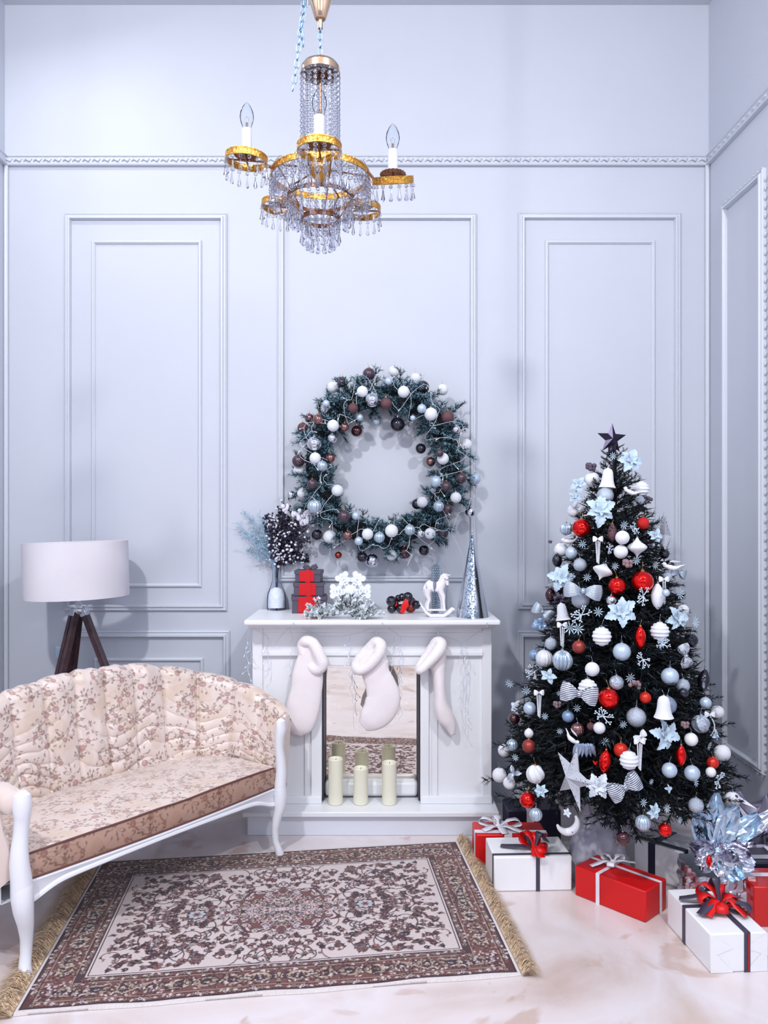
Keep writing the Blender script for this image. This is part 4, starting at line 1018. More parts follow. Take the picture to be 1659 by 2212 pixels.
obj('girth', MB().tube([hp(700, 850, -.0135), hp(704, 880, -.0135), hp(708, 912, -.010)], 5*kx, 6), mat('strap_grey', (84, 76, 92), .5), hs)
obj('bridle', MB().tube([hp(822, 705, -.009), hp(850, 722, -.0125), hp(885, 722, -.008)], 3*kx, 5).tube([hp(850, 800, -.006), hp(875, 803, -.005)], 3*kx, 5), mat('strap_grey'), hs)
for dy in (-.018, .018):
    pts = [hp(512, 1010, dy), hp(545, 1070, dy), hp(590, 1135, dy), hp(650, 1180, dy), hp(730, 1195, dy), hp(820, 1180, dy), hp(890, 1135, dy), hp(930, 1095, dy), hp(955, 1100, dy)]
    for q in pts: q.z = max(q.z, MZ+.0075)
    obj('runner', MB().tube(pts, [5*kx, 12*kx, 20*kx, 22*kx, 22*kx, 22*kx, 20*kx, 18*kx, 10*kx], 10, flat=1.0), m_horse, hs)
obj('stand', MB().box(hp(600, 1118, -.02).xyz, hp(830, 1100, .02).xyz), m_horse, hs, bevel=.002)
# silver foil cone
cb = mantel_at(1020, 1333); cb.y += .02; cb.x = (1020-VX)/FPX*cb.y
cn = thing('foil_cone', 'tall shiny silver cone tree at the right end of mantel', 'decoration', Vector((cb.x, cb.y, MZ))); h = (1333-1147)/FPX*cb.y
mb = MB(); rows = []; n = 56; mrows = 40
for i in range(mrows+1):
    f = i/mrows; r = .078*(1-f)+.0015; row = []
    for k in range(n):
        a = 2*PI*k/n; j = 1+.035*noise.noise(Vector((math.cos(a)*2.2, math.sin(a)*2.2, f*3)))
        row.append(Vector((cb.x+r*j*math.cos(a), cb.y+r*j*math.sin(a), MZ+h*f)))
    rows.append(row)
mb.grid(rows, closed_v=True); obj('cone', mb, mat('polished_foil', (228, 234, 242), .2, 1, bump=.05, bscale=25), cn)
mb = MB(); rg = random.Random(2)                                   # rough glittery strip up its front
for k in range(620):
    f = rg.random()**1.5*.97; a = -PI/2-.18+rg.gauss(0, .22)-.1; r = .080*(1-f)+.002; c = Vector((cb.x+r*math.cos(a), cb.y+r*math.sin(a), MZ+.003+h*f))
    d = Vector((rg.uniform(-1, 1), rg.uniform(-1, -.2), rg.uniform(-1, 1))).normalized()*.006; e = Vector((rg.uniform(-1, 1), rg.uniform(-.5, .5), rg.uniform(-1, 1))).normalized()*.006
    mb.add([c, c+d, c+d+e, c+e], [(0, 1, 2, 3)])
o = obj('tinsel_flakes', mb, mat('tinsel', (186, 206, 224), .2, .9), cn, smooth=False); o['kind'] = 'stuff'
# ------------------------------------------------------------------ Christmas tree
TC = Vector((1.03, 3.42, 0)); TZ0, TZ1, TRB = .33, 1.80, .47
def trad(z):
    f = (z-TZ0)/(TZ1-TZ0)
    f = max(0, min(1, f)); return TRB*(1-f)**.9+.045
tree = thing('christmas_tree', 'dark green Christmas tree densely hung with ornaments in the corner', 'tree', TC)
obj('trunk', MB().tube([TC, TC+Vector((0, 0, .9)), TC+Vector((0, 0, 1.83))], [.03, .02, .006], 10), mat('trunk_bark', (54, 42, 40), .9, bump=.6, bscale=40), tree)
rg = random.Random(9); nb_ = 0
for i in range(276):
    f = (i+.5)/276; z = TZ0+.01+(TZ1-TZ0+.01)*(1-(1-f)**.72)
    a = i*2.39996+rg.uniform(-.2, .2); R = trad(z)
    L = R*rg.uniform(.80, 1.02); k = 0 if L < .2 else (2 if L < .34 else 4); base = (.22, .36, .50)[k//2]; s = L/base
    up = -.02+.75*((z-TZ0)/(TZ1-TZ0))**2
    d = Vector((math.cos(a), math.sin(a), up)).normalized(); end = TC+Vector((0, 0, z))+d*L
    if end.x > XR-.03 or end.y > YB-.05: continue
    put('branch', TREE_B[k+(i % 2)], None, tree, (0, 0, z), d.to_track_quat('X', 'Z').to_euler(), s); nb_ += 1
for i in range(20):                                          # short upright twigs closing the top round the stem
    a = i*2.4; d = Vector((math.cos(a), math.sin(a), rg.uniform(.5, 1.1))).normalized()
    put('branch', TREE_B[i % 2], None, tree, (0, 0, 1.56+.0115*i), d.to_track_quat('X', 'Z').to_euler(), .62-.018*i)
# inner mass of short dark needles round the trunk
mb = MB()
for i in range(11000):
    z = TZ0+.05+(TZ1-TZ0-.15)*(1-math.sqrt(1-rg.random())); a = rg.uniform(0, 2*PI); r = trad(z)*rg.uniform(.45, .93)
    p = TC+Vector((r*math.cos(a), r*math.sin(a), z)); d = Vector((math.cos(a)+rg.uniform(-.9, .9), math.sin(a)+rg.uniform(-.9, .9), rg.uniform(-.8, .6))).normalized()
    w = d.orthogonal().normalized()*.0045; mb.add([p-w, p+w, p+d*.055], [(0, 1, 2)])
o = obj('inner_needles', mb, mat('deep_needles', (16, 22, 28), .8), tree, smooth=False); o['kind'] = 'stuff'

def on_tree(px, py, lift=0.0):
    "first point where the line of sight meets the tree's outline cone"
    best = None; bd = 9
    for i in range(400):
        Y = 2.75+i*.002; q = W(px, py, Y); dr = math.hypot(q.x-TC.x, q.y-TC.y)-trad(q.z)
        if dr <= 0: best = Y; break
        if dr < bd: bd = dr; bY = Y
    Y = best if best else bY
    return W(px, py, Y-lift), Y-lift
def A_(x, y): return 1130+x*.2411, 890+y*.2411
def B_(x, y): return 1050+x*.1989, 1380+y*.1989
def C_(x, y): return 1310+x*.2079, 1380+y*.2079
TI = []                                                      # (object, description, category, px, py, size)
occ = []
def place(px, py, r, lift=.01):
    p, Y = on_tree(px, py, lift); R = r/FPX*Y
    for (q, qr) in occ:
        for _ in range(12):
            if (p-q).length < (R+qr)*.88:
                Y -= .012; p = W(px, py, Y)
            else: break
    R = r/FPX*Y; occ.append((p.copy(), R)); return p, R, Y
def tb(kind, m, xy, r, desc, frame=A_, sc=.2411, name='bauble', gold=False, hang=True, ext=None, capz=.95, tilt=0, lift=.012, cat='bauble', rz=None):
    px, py = frame(*xy); p, R, Y = place(px, py, r*sc, lift)
    s = None
    if ext: s = tuple(e*sc/FPX*Y for e in ext)
    o = bauble(kind, m, p, R, name=name, gold=gold, hang=hang, scale=s, capz=capz, tilt=tilt, rz=rz); TI.append((o, desc, cat, px, py)); return o
def a_(k, m, x, y, r, d, **q): return tb(k, m, (x, y), r, d, A_, .2411, **q)
def b_(k, m, x, y, r, d, **q): return tb(k, m, (x, y), r, d, B_, .1989, **q)
def c_(k, m, x, y, r, d, **q): return tb(k, m, (x, y), r, d, C_, .2079, **q)
WG, PE = 'white_glitter', 'pearl_satin'
a_('bell', WG, 757, 592, 95, 'white glitter bell', ext=(85, 85, 95), name='bell_ornament', cat='bell', tilt=.06, capz=1)
a_('ball', WG, 617, 605, 68, 'smooth white bauble'); a_('ball', 'silver_glitter', 735, 750, 75, 'bluish silver glitter bauble'); a_('ridged', WG, 1060, 690, 72, 'white bauble with horizontal ridges')
a_('ball', 'red_glitter', 1075, 997, 55, 'red glitter bauble', gold=True); a_('ball', WG, 455, 885, 60, 'smooth white bauble'); a_('ball', 'red_shiny', 525, 1040, 84, 'glossy red bauble', gold=True)
a_('fluted', 'silver_ribbed', 385, 1050, 56, 'fluted silver bauble'); a_('drop', 'brown_glitter', 800, 1080, 80, 'brown glitter drop', ext=(84, 84, 84), name='drop_ornament', cat='ornament', gold=True)
a_('ball', WG, 890, 1125, 62, 'smooth white bauble'); a_('ball', WG, 875, 1252, 62, 'smooth white bauble'); a_('onion', WG, 1022, 1215, 90, 'white onion-shaped ornament', ext=(88, 88, 95), name='onion_ornament', cat='ornament', capz=.97)
a_('ball', WG, 340, 1235, 62, 'smooth white bauble'); a_('ball', PE, 432, 1262, 55, 'silvery pearl bauble'); a_('drop', 'dark_shiny', 305, 1330, 60, 'glossy dark drop', ext=(92, 92, 68), name='drop_ornament', cat='ornament')
a_('ball', 'silver_glitter', 510, 1370, 60, 'silver twine bauble'); a_('onion', WG, 712, 1425, 90, 'white onion-shaped ornament', ext=(90, 90, 90), name='onion_ornament', cat='ornament', tilt=.35)
a_('ball', 'red_shiny', 840, 1560, 77, 'glossy red bauble', gold=True); a_('ball', 'red_shiny', 1070, 1520, 97, 'largest glossy red bauble', gold=True); a_('ball', 'dark_shiny', 1310, 1370, 45, 'glossy dark bauble')
a_('ball', 'silver_glitter', 515, 1680, 82, 'silver twine bauble'); a_('bell', WG, 350, 1790, 80, 'white glitter bell', ext=(76, 76, 82), name='bell_ornament', cat='bell', tilt=-.15)
a_('drop', 'dark_red', 245, 1640, 60, 'dark red drop', ext=(96, 96, 72), name='drop_ornament', cat='ornament'); a_('drop', WG, 1205, 1650, 110, 'large white drop', ext=(116, 116, 120), name='drop_ornament', cat='ornament', tilt=.1)
a_('ball', WG, 1435, 1775, 50, 'smooth white bauble'); a_('ball', 'brown_satin', 1370, 1785, 45, 'satin brown bauble', gold=True); a_('ridged', WG, 705, 2010, 87, 'white bauble with horizontal ridges'); a_('ridged', WG, 1225, 1965, 85, 'white bauble with horizontal ridges')
a_('drop', 'red_shiny', 1050, 2020, 105, 'glossy red drop', ext=(100, 100, 108), name='drop_ornament', cat='ornament', gold=True); a_('ball', 'dark_shiny', 1505, 2045, 62, 'glossy dark bauble'); a_('ball', 'silver_glitter', 250, 2075, 56, 'silver twine bauble')
a_('ball', 'silver_glitter', 1045, 790, 42, 'small silver glitter bauble'); a_('ball', 'rust_satin', 500, 2105, 60, 'rusty red satin bauble', gold=True); a_('ball', 'silver_mirror', 790, 1690, 50, 'clear silver bauble'); a_('ball', PE, 1280, 1620, 34, 'silvery pearl bauble')
a_('ball', 'silver_glitter', 1290, 1480, 44, 'small silver glitter bauble'); a_('ball', 'dark_shiny', 1265, 1270, 46, 'glossy dark bauble')
b_('ribbed', 'blue_satin', 525, 180, 62, 'ribbed pale blue bauble'); b_('ribbed', 'bead_pearl', 633, 212, 94, 'ribbed pearl bauble'); b_('fluted', 'silver_ribbed', 832, 235, 112, 'large fluted silver bauble')
b_('ball', WG, 1153, 330, 77, 'smooth white bauble'); b_('ridged', WG, 1105, 540, 106, 'white bauble with horizontal ridges'); b_('ball', 'red_shiny', 1330, 650, 112, 'big glossy red bauble', gold=True)
b_('ball', PE, 475, 755, 70, 'silvery pearl bauble'); b_('ball', 'dark_red', 305, 868, 62, 'dark red bauble'); b_('ball', 'blue_satin', 890, 842, 65, 'pale blue bauble'); b_('ribbed', 'copper_shiny', 995, 985, 72, 'ribbed rose silver bauble')
b_('ball', WG, 1230, 968, 64, 'smooth white bauble'); b_('ball', 'brown_glitter', 1135, 950, 42, 'small brown glitter bauble', gold=True); b_('drop', WG, 465, 1025, 55, 'small white drop', ext=(100, 100, 58), name='drop_ornament', cat='ornament')
b_('ball', 'rust_satin', 465, 1165, 72, 'rusty red satin bauble', gold=True); b_('ball', WG, 197, 1212, 68, 'white glitter bauble'); b_('ribbed', 'silver_ribbed', 282, 1155, 65, 'ribbed silver bauble')
b_('drop', 'red_shiny', 1290, 1330, 122, 'glossy red drop', ext=(135, 135, 130), name='drop_ornament', cat='ornament', gold=True, tilt=.15); b_('swirl', WG, 535, 1470, 100, 'white bauble with swirled ridges', gold=True)
b_('ball', WG, 145, 1480, 78, 'smooth white bauble'); b_('ball', WG, 250, 1565, 65, 'smooth white bauble'); b_('ball', 'red_shiny', 450, 1750, 85, 'glossy red bauble', gold=True); b_('ribbed', 'silver_ribbed', 540, 1910, 72, 'ribbed silver bauble')
c_('ball', PE, 160, 135, 92, 'pale pearl bauble'); c_('ball', 'pearl_satin', 660, 390, 90, 'pale pearl bauble'); c_('ball', 'silver_glitter', 795, 485, 70, 'silver leaf bauble'); c_('ball', 'dark_shiny', 800, 560, 50, 'glossy dark bauble'); c_('ball', 'glass_leaf', 105, 455, 75, 'crinkled silver bauble')
c_('drop', 'dark_shiny', 1010, 430, 115, 'long dark drop', ext=(125, 125, 122), name='drop_ornament', cat='ornament', tilt=.25); c_('ball', 'icicle_glass', 632, 690, 95, 'blue glass bauble'); c_('bell', WG, 595, 705, 120, 'large white glitter bell', ext=(112, 112, 122), name='bell_ornament', cat='bell', lift=.06)
c_('ball', 'orange_red', 405, 612, 60, 'orange red bauble', gold=True); c_('ball', 'silver_glitter', 310, 815, 100, 'big frosted silver bauble'); c_('ball', PE, 1030, 665, 60, 'silvery pearl bauble'); c_('ball', WG, 1155, 760, 66, 'fluffy white bauble')
c_('swirl', 'glass_leaf', 980, 885, 94, 'crinkled silver bauble'); c_('ball', 'white_plain', 880, 1045, 68, 'smooth white bauble'); c_('drop', 'red_shiny', 775, 1212, 112, 'glossy red drop', ext=(104, 104, 116), name='drop_ornament', cat='ornament')
c_('ball', 'orange_red', 150, 1155, 75, 'orange red bauble', gold=True); c_('ridged', WG, 235, 1262, 98, 'white bauble with horizontal ridges'); c_('ball', PE, 655, 1365, 78, 'silvery pearl bauble'); c_('ball', PE, 890, 1395, 80, 'silvery pearl bauble')
c_('ball', WG, 1203, 1185, 84, 'white glitter bauble'); c_('ball', 'orange_red', 1105, 1288, 62, 'orange red bauble', gold=True); c_('ball', 'white_plain', 1085, 1385, 52, 'smooth white bauble'); c_('ball', 'silver_glitter', 930, 1730, 78, 'silver glitter bauble')
c_('ribbed', 'silver_ribbed', 380, 1912, 80, 'ribbed silver bauble'); c_('ball', 'red_shiny', 610, 1985, 68, 'glossy red bauble', gold=True); c_('ball', 'dark_red', 170, 2075, 74, 'dark red bauble')
# white ball with dark spots, low on the right
o = c_('ball', 'white_plain', 1310, 1670, 80, 'white bauble with round dark spots'); r_ = o.scale[0]
dots = MB()
for az, el in ((-2.35, .2), (-1.0, .15), (-1.7, -.55), (-1.3, .75), (-.3, -.1)):
    dots.ball((.97*math.cos(az)*math.cos(el), .97*math.sin(az)*math.cos(el), .97*math.sin(el)), .2, 10, 6)
o.rotation_euler = (0, 0, 0); put('spots', mesh_of('spots', dots), K['mauve_berry'], o)['kind'] = 'stuff'

# poinsettias: leafy flowers with petals of their own
def petal_mesh():
    mb = MB(); nu, nv = 11, 7; rows = []
    for i in range(nu):
        t = i/(nu-1); w = .30*math.sin(PI*min(1, t**.8))**.8*(1+.16*(1 if i % 2 else -1)*(0 < i < nu-1)); row = []
        for j in range(nv):
            u = j/(nv-1)*2-1; row.append(Vector((t, u*w, .10*abs(u)*w*3+.22*math.sin(t*2.4)-.12*t*t+.02*math.sin(u*6+t*9))))
        rows.append(row)
    mb.grid(rows); return mesh_of('petal', mb)
petal_me = petal_mesh()
smb = MB()
for k in range(9): smb.ball((.07*math.cos(k*2.4)*math.sqrt(k/9), .07*math.sin(k*2.4)*math.sqrt(k/9), .10+.02*(k % 3)), .035, 6, 4)
stam_me = mesh_of('stamens', smb)
leafy_me = mesh_of('snow_leaf', MB().ball((.5, 0, 0), 1, 8, 5, (.5, .28, .12)))
def flower(frame, sc, x, y, r, desc, m='petal_frost', n=(6, 5), name='poinsettia', cat='flower', tilt=(0, 0), lift=.03):
    px, py = frame(x, y); p, R, Y = place(px, py, r*sc*.5, lift); R *= 2
    d = Vector((px-1325, 0, 0)); yaw = (px-1325)/260*.9
    q = Matrix.Rotation(yaw, 3, 'Z') @ Matrix.Rotation(PI/2-.25+tilt[0], 3, 'X') @ Matrix.Rotation(tilt[1], 3, 'Z')
    o = bpy.data.objects.new(name, None); COL.objects.link(o); o.location = p; o.rotation_euler = q.to_euler(); o.empty_display_size = .02; WLOC[o.name] = p
    rg = random.Random(int(px*7+py))
    for k in range(n[0]): put('petal', petal_me, K[m], o, (0, 0, 0), (rg.uniform(-.25, .25), rg.uniform(-.12, .2), 2*PI*k/n[0]+rg.uniform(-.2, .2)), R*rg.uniform(.85, 1.1))
    for k in range(n[1]): put('petal', petal_me, K[m], o, (0, 0, R*.08), (rg.uniform(-.25, .25), rg.uniform(-.5, -.3), 2*PI*(k+.5)/n[1]+rg.uniform(-.2, .2)), R*rg.uniform(.5, .65))
    put('stamens', stam_me, K['silver_glitter'], o, (0, 0, R*.04), scale=R*1.1)
    TI.append((o, desc, cat, px, py)); return o
flower(A_, .2411, 960, 440, 125, 'frosted pale poinsettia', 'petal_frost'); flower(A_, .2411, 690, 880, 150, 'large pale blue poinsettia', tilt=(0, .3)); flower(A_, .2411, 500, 650, 85, 'pale blue leafy flower', n=(5, 4)); flower(A_, .2411, 350, 1490, 140, 'large pale blue poinsettia')
flower(A_, .2411, 875, 1790, 148, 'large frosted poinsettia', tilt=(.1, .5)); flower(A_, .2411, 1370, 1850, 130, 'large pale blue poinsettia'); flower(A_, .2411, 1185, 1110, 75, 'small frosted flower', n=(5, 4)); flower(A_, .2411, 460, 760, 70, 'small frosted flower', n=(5, 4))
flower(B_, .1989, 1215, 1600, 160, 'large white poinsettia', 'petal_white'); flower(B_, .1989, 330, 745, 85, 'white leafy flower', 'petal_white', n=(5, 3)); flower(B_, .1989, 600, 1650, 85, 'small silver flower', 'petal_frost', n=(6, 5)); flower(B_, .1989, 310, 1460, 100, 'silver leaf sprig', 'ribbon_silver', n=(3, 2), name='leaf_sprig')
flower(B_, .1989, 685, 400, 95, 'pale blue leafy flower', n=(5, 3)); flower(C_, .2079, 600, 1000, 170, 'large pale blue poinsettia', tilt=(0, .8)); flower(C_, .2079, 490, 1790, 85, 'small frosted flower', n=(6, 4)); flower(C_, .2079, 640, 1555, 50, 'tiny pale blue leaf sprig', n=(4, 3), name='leaf_sprig')
flower(C_, .2079, 1130, 1000, 70, 'pale blue leafy flower', n=(4, 3)); flower(A_, .2411, 150, 1900, 80, 'small teal leafy flower', 'blue_satin', n=(5, 3)); flower(B_, .1989, 880, 1890, 50, 'tiny white flower', 'petal_white', n=(5, 3))

def oriented(o, px, roll=0.0, yawk=.9):
    o.rotation_euler = (Matrix.Rotation((px-1325)/260*yawk, 3, 'Z') @ Matrix.Rotation(roll, 3, 'Y')).to_euler()
# wired ribbon bows with fine stripes (each stripe a ridge of the mesh)
def bow_mesh(stripes=9):
    mb = MB(); nu, nv = 18, stripes*4+1
    for s in (-1, 1):
        for side in (0, 1):
            rows = []
            for i in range(nu):
                t = i/(nu-1); wv = .10+.42*math.sin(min(1, t*1.1)*PI/2)**1.1; row = []
                for j in range(nv):
                    u = j/(nv-1)*2-1
                    yy = (-1 if side == 0 else 1)*.24*math.sin(PI*t)*(1-.2*u*u)
                    row.append(Vector((s*t*(1.0-.08*u*u), yy-.012*math.cos(u*PI*stripes), u*wv)))
                rows.append(row)
            mb.grid(rows)
    return mesh_of('ribbon_loops', mb, smooth=True)
bow_me = bow_mesh(); knot_me = mesh_of('knot', MB().tube([(0, -.06, -.14), (0, -.14, 0), (0, -.06, .14)], [.10, .12, .10], 10))
tail_me = mesh_of('ribbon_tails', MB().grid([[Vector((s*(.05+t*.35)+s*w*.14, -.05+.06*math.sin(t*5), -t*.9)) for w in (-1, 0, 1)] for s in (1,) for t in [i/8 for i in range(9)]]).grid([[Vector((-(.05+t*.30)+w*.14, -.05+.06*math.sin(t*4+1), -t*.8)) for w in (-1, 0, 1)] for t in [i/8 for i in range(9)]]))
def striped():
    m = mat('striped_ribbon', (200, 208, 222), .4, .25); nt = m.node_tree
    w = nt.nodes.new('ShaderNodeTexWave'); w.wave_type = 'BANDS'; w.bands_direction = 'Z'; w.inputs['Scale'].default_value = 3.2
    co = nt.nodes.new('ShaderNodeTexCoord'); nt.links.new(co.outputs['Object'], w.inputs['Vector'])
    r = nt.nodes.new('ShaderNodeValToRGB'); nt.links.new(w.outputs['Fac'], r.inputs['Fac']); r.color_ramp.elements[0].position = .35; r.color_ramp.elements[1].position = .5
    r.color_ramp.elements[0].color = (*L3((70, 76, 100)), 1); r.color_ramp.elements[1].color = (*L3((222, 228, 240)), 1)
    nt.links.new(r.outputs['Color'], nt.nodes['Principled BSDF'].inputs['Base Color']); return m
K['striped'] = striped()
def bow(frame, sc, x, y, r, desc, roll=0, m='striped', tails=False, zs=1.0):
    px, py = frame(x, y); p, R, Y = place(px, py, r*sc*.4, .05); R /= .4
    o = bpy.data.objects.new('ribbon_bow', None); COL.objects.link(o); o.location = p; o.empty_display_size = .02; oriented(o, px, roll, .6); WLOC[o.name] = p
    put('ribbon_loops', bow_me, K[m], o, scale=(R, R, R*zs)); put('knot', knot_me, K[m], o, scale=R)
    if tails: put('ribbon_tails', tail_me, K[m], o, scale=R)
    TI.append((o, desc, 'bow', px, py)); return o
bow(A_, .2411, 535, 1605, 172, 'sheer silver ribbon bow', .12, 'ribbon_silver', zs=.8); bow(B_, .1989, 1010, 597, 205, 'large striped ribbon bow', .15); bow(C_, .2079, 190, 1540, 185, 'large striped ribbon bow', -.5, zs=1.1)
bow(C_, .2079, 820, 175, 130, 'striped ribbon bow turned upright', 1.3); bow(A_, .2411, 175, 1790, 100, 'small sheer silver bow', .5, 'ribbon_silver'); bow(A_, .2411, 1395, 1440, 85, 'small sheer silver bow', .3, 'ribbon_silver'); bow(A_, .2411, 490, 850, 60, 'small striped bow', .7)
bow(C_, .2079, 350, 1010, 75, 'white satin bow', -.6, 'white_plain', tails=True)

# hanging strings of beads
bead_me = {}
def beads(frame, sc, x, y, ln, desc, strands=3, lean=0):
    px, py = frame(x, y); p, R, Y = place(px, py, 12, .045)
    o = bpy.data.objects.new('bead_garland', None); COL.objects.link(o); o.location = p; o.empty_display_size = .02; WLOC[o.name] = p
    L = ln*sc/FPX*Y; key = (round(L, 3), strands)
    mb = MB(); n = int(L/.0052)
    for k in range(n): mb.ball((lean*.02*math.sin(k/n*3), 0, -k*.0052), .0031, 7, 5)
    me = mesh_of('bead_strand', mb)
    for s in range(strands): put('bead_strand', me, K['bead_pearl'], o, ((s-(strands-1)/2)*.008, -.003*(s % 2), -.004*s), rot=(0, (s-(strands-1)/2)*.05+lean*.04, 0))
    put('bow_knot', bow_me, K['white_plain'], o, (0, 0, .006), scale=.022)
    TI.append((o, desc, 'bead garland', px, py)); return o
beads(A_, .2411, 670, 1150, 210, 'triple string of pearly beads'); beads(A_, .2411, 1262, 1510, 210, 'double string of pearly beads', 2); beads(A_, .2411, 350, 1920, 190, 'triple string of pearly beads'); beads(B_, .1989, 575, 600, 250, 'triple string of pearly beads')
beads(C_, .2079, 345, 1080, 280, 'triple string of pearly beads'); beads(C_, .2079, 1075, 800, 220, 'single string of pearly beads', 1, 1)
# berries, snowy twigs
def cluster_mesh(name, n, spread, r, seed, m_n=9):
    rg = random.Random(seed); mb = MB()
    for k in range(n):
        c = Vector((rg.uniform(-1, 1), rg.uniform(-.5, .3), rg.uniform(-.8, .8)))*spread; mb.ball(c, r*rg.uniform(.85, 1.15), m_n, 6); mb.tube([(0, .1, -.1), c], .025, 4)
    return mesh_of(name, mb)
berry_me = [cluster_mesh('berries', 7, .7, .30, s) for s in range(3)]; redb_me = cluster_mesh('berries', 9, .6, .25, 9)
def berries(frame, sc, x, y, r, desc, m, me=None):
    px, py = frame(x, y); p, R, Y = place(px, py, r*sc*.7, .03); R /= .7
    o = put('berry_cluster', me or berry_me[int(x) % 3], K[m], None, p, scale=R); WLOC[o.name] = p; TI.append((o, desc, 'berries', px, py))
berries(A_, .2411, 600, 505, 70, 'dark mauve berry cluster', 'mauve_berry'); berries(A_, .2411, 930, 1370, 70, 'dusty brown berry cluster', 'brown_berry'); berries(A_, .2411, 1120, 780, 55, 'dark mauve berry cluster', 'mauve_berry')
berries(C_, .2079, 290, 470, 80, 'dusty brown berry cluster', 'brown_berry'); berries(C_, .2079, 810, 905, 65, 'dusty brown berry cluster', 'brown_berry'); berries(B_, .1989, 765, 725, 65, 'dusty brown berry cluster', 'brown_berry'); berries(B_, .1989, 1190, 1345, 42, 'small red berry cluster', 'red_shiny', redb_me)
berries(A_, .2411, 240, 1168, 26, 'single dark berry tip', 'mauve_berry'); berries(A_, .2411, 320, 1660, 60, 'dark mauve berry cluster', 'mauve_berry')
def twig_mesh(seed):
    rg = random.Random(seed); mb = MB()
    for k in range(6):
        a = -.5+(PI+1)*k/5+rg.uniform(-.3, .3); e = Vector((math.cos(a), -.25, math.sin(a)))*rg.uniform(.5, 1); mb.tube([(0, 0, 0), e*.5+Vector((0, 0, -.05)), e], [.06, .045, .03], 6); mb.ball(e, .085, 7, 5)
        for q in (.45, .7):
            b = a+rg.choice((-1, 1))*.8; f = e*q+Vector((math.cos(b), -.2, math.sin(b)))*.28; mb.tube([e*q, f], .03, 5); mb.ball(f, .075, 7, 5)
    return mesh_of('twig', mb)
twigs = [twig_mesh(s) for s in range(3)]
def twig(frame, sc, x, y, r, desc='snowy white twig', m='snow_twig'):
    px, py = frame(x, y); p, R, Y = place(px, py, r*sc*.5, .035); R *= 2
    o = put('frosted_twig', twigs[int(x) % 3], K[m], None, p, rot=(0, x*.01, (px-1325)/260*.7), scale=R); WLOC[o.name] = p; TI.append((o, desc, 'twig', px, py))
for f, s, x, y, r in ((A_, .2411, 520, 1820, 100), (A_, .2411, 1075, 1650, 90), (B_, .1989, 1270, 840, 115), (C_, .2079, 1160, 1475, 100), (C_, .2079, 580, 60, 90), (B_, .1989, 530, 355, 105), (C_, .2079, 380, 215, 95), (A_, .2411, 1000, 1040, 60), (A_, .2411, 770, 1225, 45)):
    twig(f, s, x, y, r)
# frosted sprig tips: small pale rosettes, counted one by one
rmb = MB()
for k in range(9):
    a = 2*PI*k/9; rmb.add([(0, 0, 0), (math.cos(a-.16)*.6, math.sin(a-.16)*.6, .25), (math.cos(a), math.sin(a), .3), (math.cos(a+.16)*.6, math.sin(a+.16)*.6, .25)], [(0, 1, 2, 3)])
ros = mesh_of('frosted_tip', rmb, smooth=False)
for f, s, x, y, r in ((A_, .2411, 530, 1180, 42), (A_, .2411, 820, 1380, 40), (A_, .2411, 570, 1480, 42), (A_, .2411, 900, 1010, 45), (A_, .2411, 1180, 1370, 42), (A_, .2411, 670, 1790, 50), (A_, .2411, 490, 1940, 60), (A_, .2411, 800, 395, 40), (A_, .2411, 1395, 1630, 60), (A_, .2411, 1530, 1880, 60),
                      (B_, .1989, 985, 750, 48), (B_, .1989, 640, 840, 44), (B_, .1989, 1290, 1110, 52), (B_, .1989, 800, 590, 40), (B_, .1989, 320, 1285, 45), (B_, .1989, 260, 480, 55), (C_, .2079, 170, 885, 48), (C_, .2079, 240, 400, 60), (C_, .2079, 1000, 480, 42), (C_, .2079, 620, 1760, 55),
                      (C_, .2079, 380, 1700, 50), (C_, .2079, 920, 1490, 52), (C_, .2079, 755, 1880, 40), (C_, .2079, 460, 1480, 36), (C_, .2079, 1060, 1110, 50), (A_, .2411, 1010, 1330, 45), (B_, .1989, 440, 560, 55), (B_, .1989, 800, 1000, 40), (A_, .2411, 420, 1930, 70), (A_, .2411, 1240, 2060, 60)):
    px, py = f(x, y); p, R, Y = place(px, py, r*s*.4, .03)
    put('frosted_tip', ros, K['petal_frost'], tree, p-TC, rot=(PI/2-.2, random.uniform(0, 3), (px-1325)/260*.8), scale=r*s/FPX*Y)

# birds
def bird_mesh():
    b = MB(); b.tube([(-.62, 0, .02), (-.45, 0, .06), (-.15, 0, .0), (.15, 0, -.02), (.4, 0, .06), (.62, 0, .22), (.95, 0, .36)], [.05, .17, .25, .24, .15, .08, .03], 14, flat=.8)
    b.ball((-.55, 0, .17), .16, 14, 10); return mesh_of('bird_body', b)
bird_me = bird_mesh(); wing_me = mesh_of('wing', MB().tube([(-.15, 0, .08), (.1, 0, .12), (.4, 0, .14), (.62, 0, .22)], [.06, .16, .12, .02], 10, flat=.35)); beak_me = mesh_of('beak', MB().tube([(-.68, 0, .17), (-.80, 0, .15)], [.035, .004], 6))
def bird(frame, sc, x, y, w, desc, roll=0.0, flip=False):
    px, py = frame(x, y); p, R, Y = place(px, py, w*sc*.35, .05); s = w*sc/FPX*Y*.62
    o = bpy.data.objects.new('bird_ornament', None); COL.objects.link(o); o.location = p; o.empty_display_size = .02; o.rotation_euler = (0, roll, PI if flip else 0); WLOC[o.name] = p
    put('bird_body', bird_me, K['white_plain'], o, scale=s); put('beak', beak_me, K['white_plain'], o, scale=s)
    for sg in (-1, 1): put('wing', wing_me, K['white_plain'], o, (0, sg*.17*s, .02), rot=(sg*.4, 0, 0), scale=s)
    TI.append((o, desc, 'bird ornament', px, py))
